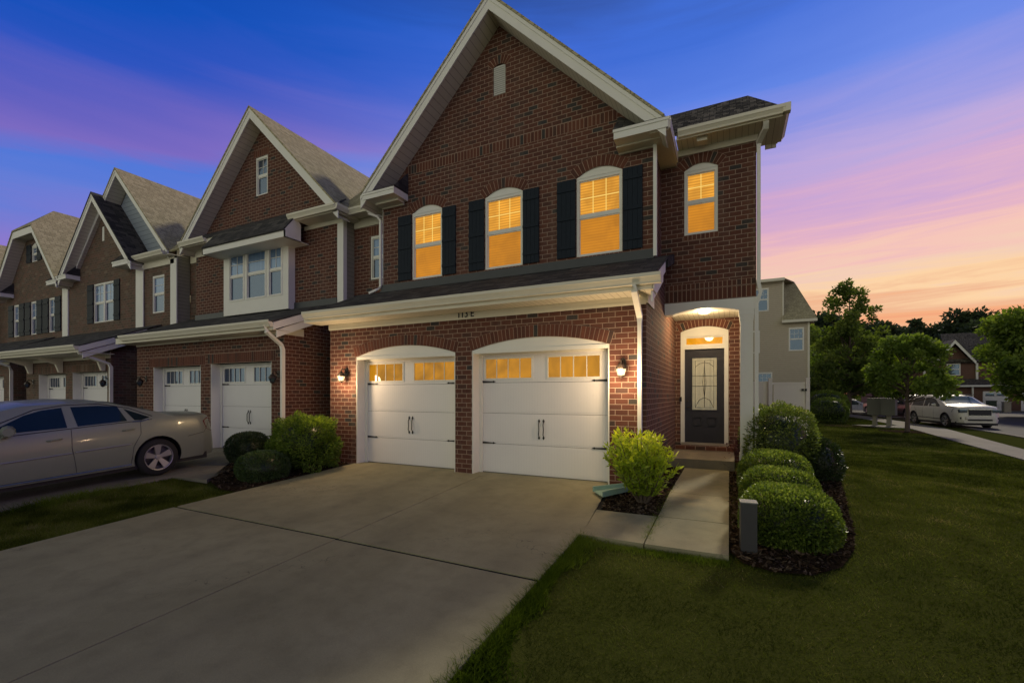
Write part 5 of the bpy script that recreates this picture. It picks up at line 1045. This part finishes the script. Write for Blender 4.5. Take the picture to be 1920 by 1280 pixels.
make_car('parked_sedan', 'champagne gold four door sedan parked on the neighbour driveway', SED, (-10.38, -3.745, -.141), 0, math.atan(.055))
SUV = dict(L=5.1, zs=.30, wr=.38, sr=1.08, sf=4.08, paint='paint_pearl', k=.30,
 T=[(0, .80), (.03, 1.15), (.12, 1.45), (.28, 1.66), (.6, 1.75), (1.5, 1.79), (2.8, 1.78), (3.15, 1.72), (3.6, 1.47), (4.0, 1.30), (4.15, 1.27), (4.75, 1.22), (4.97, 1.15), (5.06, 1.02), (5.1, .62)],
 B=[(0, .78), (.08, 1.0), (.5, 1.12), (3.9, 1.13), (4.6, 1.08), (4.95, 1.0), (5.1, .58)],
 P=[(0, .78), (.1, .88), (.3, .94), (.8, .985), (2.5, 1.0), (4.2, .99), (4.75, .95), (4.98, .86), (5.1, .70)],
 glass=[[(.45, 1.15), (.60, 1.58), (.75, 1.60), (.70, 1.14)], [(.82, 1.14), (.88, 1.60), (1.95, 1.62), (1.98, 1.13)], [(2.06, 1.13), (2.04, 1.62), (2.75, 1.60), (3.05, 1.50), (3.55, 1.20), (3.55, 1.13)]],
 seams=[[(2.02, 1.08), (2.04, .4)], [(1.1, 1.08), (1.35, .85), (1.5, .42)], [(3.1, 1.05), (3.12, .4)]],
 lines=[([(.5, .50), (4.6, .44)], .02, 'rubber_trim', 'sill_cladding')],
 patches=[('headlight', [(4.62, .86), (4.68, 1.02), (4.98, .99), (5.04, .86)], 'car_glass'), ('tail_light', [(.04, .95), (.06, 1.15), (.25, 1.15), (.22, .95)], 'tail_lamp')],
 handles=[(1.75, .98), (2.85, .97)], mirror=(3.30, 1.16),
 top=[('windscreen', 3.10, 3.92, .86, 'car_windscreen'), ('rear_windscreen', .10, .27, .80, 'car_glass')],
 boxes=[('grille', 'rubber_trim', [(-.46, -2.585, .70, .46, -2.49, 1.0)]), ('grille_surround', 'chrome', [(-.49, -2.59, .675, .49, -2.49, .70), (-.49, -2.59, 1.0, .49, -2.46, 1.02)]), ('headlight', 'glass_dark', [(-.84, -2.54, .84, -.52, -2.38, 1.0)]), ('headlight', 'glass_dark', [(.52, -2.54, .84, .84, -2.38, 1.0)]), ('fog_light', 'rubber_trim', [(-.80, -2.51, .50, -.52, -2.38, .60)]), ('fog_light', 'rubber_trim', [(.52, -2.51, .50, .80, -2.38, .60)]), ('lower_intake', 'rubber_trim', [(-.50, -2.585, .42, .50, -2.45, .50)]), ('bumper', 'paint_pearl', [(-.60, -2.61, .505, .60, -2.5, .625)]),
        ('roof_rail', 'grey_metal', [(-.66, -.9, 1.755, -.63, 1.9, 1.80)]), ('roof_rail', 'grey_metal', [(.63, -.9, 1.755, .66, 1.9, 1.80)])])
suv = make_car('parked_suv', 'pearl white suv parked at the kerb facing the camera', SUV, (11.35, 27.2, -.37), math.radians(9))
S2 = dict(SUV); S2['paint'] = 'paint_black'; S2['boxes'] = [(n_, ('paint_black' if m_ == 'paint_pearl' else m_), b) for n_, m_, b in SUV['boxes']]
make_car('parked_suv', 'dark blue black suv parked behind the pearl white one', S2, (11.9, 34.9, -.37), math.radians(6))
S3 = dict(SED); S3['paint'] = 'paint_silver'; sil = make_car('parked_sedan', 'silver car partly hidden behind the dark suv', S3, (12.5, 43.5, -.37), math.radians(8))
S4 = dict(SUV); S4['paint'] = 'paint_silver'; S4['boxes'] = [(n_, ('paint_silver' if m_ == 'paint_pearl' else m_), b) for n_, m_, b in SUV['boxes']]
fs = make_car('parked_suv', 'silver white suv in the far driveway at the right border', S4, (27.9, 55.5, -.36), math.radians(150))
S5 = dict(SUV); S5['paint'] = 'paint_white'; S5['boxes'] = [(n_, ('paint_white' if m_ == 'paint_pearl' else m_), b) for n_, m_, b in SUV['boxes']]
make_car('parked_suv', 'distant white car on the street beyond the bushes', S5, (12.6, 58.0, -.9), math.radians(100))
# ================================================================== other things
t = thing('utility_post', 'square grey plastic utility post beside the front hedge mound', 'post', (.17, -1.93, gz(.17, -1.93)), math.radians(4))
m = MB(); m.local = True; m.box(-.072, -.072, -.1, .072, .072, .50); m.build('post_body', 'post_plastic', t); m = MB(); m.local = True; m.prism([(-.078, -.078, .50), (.078, -.078, .50), (.078, .078, .50), (-.078, .078, .50)], (0, 0, .012)); m.build('post_cap', 'grey_metal', t)
m = MB(); q = [(-1.37, -.16, .035), (-1.60, -.30, .030), (-1.74, -.42, .025)]; 
m.prism([(-1.33, -.04, .02), (-1.30, -.30, .02), (-1.60, -.80, .0), (-1.80, -.52, .0)], (0, 0, .012)); m.prism([(-1.30, -.30, .02), (-1.285, -.31, .02), (-1.585, -.82, .0), (-1.60, -.80, .0)], (0, 0, .075)); m.prism([(-1.34, -.035, .02), (-1.325, -.045, .02), (-1.80, -.52, .0), (-1.815, -.51, .0)], (0, 0, .075))
tag(m.build('splash_block', 'green_plastic'), 'pale teal plastic splash block under the downspout', 'splash block')
t = thing('vinyl_fence', 'cream vinyl privacy fence with gate behind the tall shrub', 'fence', (1.3, 7.4, -.2))
m = MB()
for i in range(6): m.box(.45+i*.095, 7.43, -.2, .45+i*.095+.092, 7.45, 1.75)
m.build('fence_panel', 'fence_vinyl', t); m = MB(); m.box(1.11, 7.40, -.1, 1.86, 7.415, 1.72)
for i in range(8): m.box(1.12+i*.092, 7.395, -.08, 1.12+i*.092+.089, 7.3999, 1.66)
m.build('gate', 'fence_vinyl', t)
for x in (.98, 1.86, .33):
    m = MB(); m.box(x, 7.36, -.3, x+.09, 7.45, 1.86); m.prism([(x-.01, 7.35, 1.86), (x+.10, 7.35, 1.86), (x+.10, 7.46, 1.86), (x-.01, 7.46, 1.86)], (0, 0, .02)); m.build('fence_post', 'fence_vinyl', t)
m = MB(); m.box(.42, 7.42, 1.75, 1.0, 7.46, 1.79); m.box(1.07, 7.385, 1.70, 1.86, 7.42, 1.76); m.build('top_rail', 'fence_vinyl', t)
for x in (1.76, 1.83): m = MB(); m.box(x, 7.34, 1.52, x+.05, 7.394 if x < 1.8 else 7.36, 1.58); m.build('gate_hinge', 'black_iron', t)
m = MB(); m.box(1.91, 7.46, -.3, 1.95, 13, 1.72); m.build('side_panel', 'fence_vinyl', t)
for k, (x, y) in enumerate(((7.45, 25.0), (7.95, 24.45))):
    t = thing('mailbox_cluster', ('left' if k == 0 else 'right') + ' of the two grey green mailbox cabinets on pedestals by the sidewalk', 'mailbox', (x, y, -.33), math.radians(155), 'cluster mailboxes by the sidewalk')
    m = MB(); m.local = True; m.box(-.31, -.25, .60, .31, .25, 1.50); m.box(-.325, -.265, 1.50, .325, .265, 1.54); cb = m.build('cabinet', 'cabinet_paint', t)
    m = MB(); m.local = True; m.box(-.10, -.09, -.05, .10, .09, .60); m.build('pedestal', 'pedestal_paint', t)
    m = MB(); m.local = True
    for i in range(4):
        for j in range(2): m.box(-.295+j*.30, -.256, .64+i*.215, -.005+j*.30, -.2505, .64+i*.215+.205)
    m.build('mail_doors', 'post_plastic', t)
t = thing('stop_sign', 'small red octagonal stop sign on a pole far down the street', 'sign', (12.9, 64, -.9)); m = MB(); m.local = True; m.tube([(0, 0, 0), (0, 0, 2.6)], .04, 6); m.build('pole', 'grey_metal', t); m = MB(); m.local = True; m.prism([(.45*math.cos(math.pi/8+i*math.pi/4), -.06, 2.25+.45*math.sin(math.pi/8+i*math.pi/4)) for i in range(8)], (0, .02, 0)); m.build('sign_plate', 'red_paint', t)
t = thing('trash_bin', 'cream wheeled trash bin beside the far driveway', 'bin', (24.3, 53.4, -.36)); m = MB(); m.local = True; m.prism([(-.24, -.26, .05), (.24, -.26, .05), (.24, .26, .05), (-.24, .26, .05)], (0, 0, .95)); m.build('bin_body', 'bin_tan', t); m = MB(); m.local = True; m.box(-.28, -.32, 1.0, .28, .30, 1.08); m.build('bin_lid', 'bin_tan', t)
t = thing('trash_bin', 'dark green trash bin left of the cream one', 'bin', (23.3, 53.6, -.36)); m = MB(); m.local = True; m.box(-.28, -.3, .05, .28, .3, 1.1); m.build('bin_body', 'bin_green', t); m = MB(); m.local = True; m.box(-.3, -.34, 1.1, .3, .32, 1.17); m.build('bin_lid', 'bin_green', t)
# beige sided house behind
H = thing('sided_house', 'three storey beige sided house with tan roof behind the white fence', 'house', (0, 32, -.3)); Yh = 28.6
wz = [(3.62, 4.50, 4.36, 5.93), (1.55, 2.44, 7.17, 8.76), (1.3, 1.90, 4.3, 5.85), (1.75, 2.66, 1.6, 2.95)]
m = MB(); m.wall([[(-8, -.5), (4.79, -.5), (4.79, 6.4), (3.29, 6.4), (3.29, 9.2), (-8, 9.2)]]+[rect(a+.02, b-.02, c_+.02, d_-.02) for a, b, c_, d_ in (wz[0], wz[1], wz[3])], XZ(Yh), .3); m.wall([[(Yh+.31, -.5), (40, -.5), (40, 6.4), (Yh+.31, 6.4)]], YZ(4.79, -1), .2); m.wall([[(Yh+.31, 6.4), (36, 6.4), (36, 9.2), (Yh+.31, 9.2)]], YZ(3.29, -1), .2); m.build('wall', 'siding_beige', H)
m = MB(); m.prism([(3.27, Yh-.35, 6.42), (5.2, Yh-.35, 6.42), (4.2, Yh+2.2, 9.45), (3.27, Yh+2.2, 9.45)], (0, .05, -.06)); m.prism([(5.2, Yh-.35, 6.42), (5.2, 40, 6.42), (4.2, 40, 9.45), (4.2, Yh+2.2, 9.45)], (-.05, 0, -.06)); m.prism([(-8, Yh-.4, 9.28), (3.3, Yh-.4, 9.28), (4.2, Yh+2.2, 9.47), (-8, Yh+2.6, 10.6)], (0, .05, -.06)); m.build('roof', 'shingle_tan', H)
m = MB(); m.box(3.2, Yh-.4, 6.25, 5.2, Yh-.37, 6.42); m.box(3.2, Yh-.37, 6.25, 5.2, Yh-.001, 6.27); m.box(-8, Yh-.45, 9.1, 3.35, Yh-.42, 9.28); m.box(-8, Yh-.42, 9.1, 3.35, Yh-.001, 9.12); m.box(4.70, Yh-.03, -.4, 4.82, Yh-.001, 6.25); m.box(3.25, Yh-.03, 6.42, 3.34, Yh-.001, 9.1); m.build('trim_board', 'trim_cream', H)
for i, (a, b, c_, d_) in enumerate(wz): window(H, a, b, c_, d_, Yh-.03, 3, 2, False, 0, False, fw=.07)
# townhouses across the street
Fh = thing('brick_townhouse', 'dark brick townhouse row with white gable trim across the street behind the suv', 'townhouse', (27, 66, -.4)); fy = 62.0
m = MB(); m.wall([[(17.5, -.6), (34, -.6), (34, 5.2), (24.8, 5.2), (23.2, 7.4), (21.6, 5.2), (17.5, 5.2)]], XZ(fy), .3); m.wall([rect(17.5, 34, -.6, 2.5)], XZ(fy-2.2), .3); m.wall([[(fy-1.9, -.6), (75, -.6), (75, 6.2), (fy-1.9, 6.2)]], YZ(17.5, 1), .3); m.build('wall', 'far_wall', Fh)
m = MB(); m.prism([(17.2, fy-.4, 5.1), (36, fy-.4, 5.1), (36, fy+4, 7.9), (17.2, fy+4, 7.9)], (0, .1, -.1)); m.prism([(22.6, fy-.45, 5.15), (23.6, fy+4.3, 8.9), (29, fy+4.3, 8.9), (30, fy-.45, 5.15)], (0, .1, -.1)); m.prism([(17.3, fy-2.7, 2.45), (34.2, fy-2.7, 2.45), (34.2, fy, 3.2), (17.3, fy, 3.2)], (0, 0, -.08)); m.build('roof', 'shingle_brown', Fh)
for xc, z in ((23.2, 7.7), (28.2, 7.4)):
    m = MB()
    for sx in (-1, 1): m.prism([(xc, fy-.8, z), (xc+sx*1.8, fy-.8, z-2.5), (xc+sx*1.8, fy-.8, z-2.9), (xc, fy-.8, z-.45)], (0, .06, 0))
    m.build('rake_fascia', 'trim', Fh); m = MB()
    for sx in (-1, 1): m.prism([(xc, fy-.85, z+.03), (xc+sx*1.8, fy-.85, z-2.47), (xc+sx*1.8, fy+3, z-2.47), (xc, fy+3, z+.03)], (0, 0, -.05))
    m.build('gable_roof', 'shingle_brown', Fh)
m = MB(); m.box(17.3, fy-2.76, 2.25, 34.2, fy-2.7, 2.45); m.build('fascia', 'trim', Fh)
for x in (18.3, 21.3, 25.0, 28.0, 31.4): m = MB(); m.box(x, fy-2.24, -.4, x+2.0, fy-2.2, 1.75); g_ = m.build('garage_door', 'garage_paint', Fh); m = MB(); m.box(x+.2, fy-2.26, 1.25, x+.9, fy-2.241, 1.55); m.box(x+1.1, fy-2.26, 1.25, x+1.8, fy-2.241, 1.55); m.build('pane', 'glass_dark', g_)
window(Fh, 22.7, 23.9, 3.6, 5.0, fy-.12, 2, 2, False, 0, False, fw=.09); window(Fh, 27.6, 28.6, 3.6, 5.0, fy-.12, 2, 2, False, 0, False, fw=.09)
for x in (25.2, 20.6): m = MB(); m.box(x, fy-.2, 3.0, x+.18, fy-.01, 5.1); m.build('corner_post', 'trim', Fh)
m = MB(); m.box(24.0, fy-2.6, -.3, 24.12, fy-2.45, 2.3); m.build('downspout', 'trim', Fh)
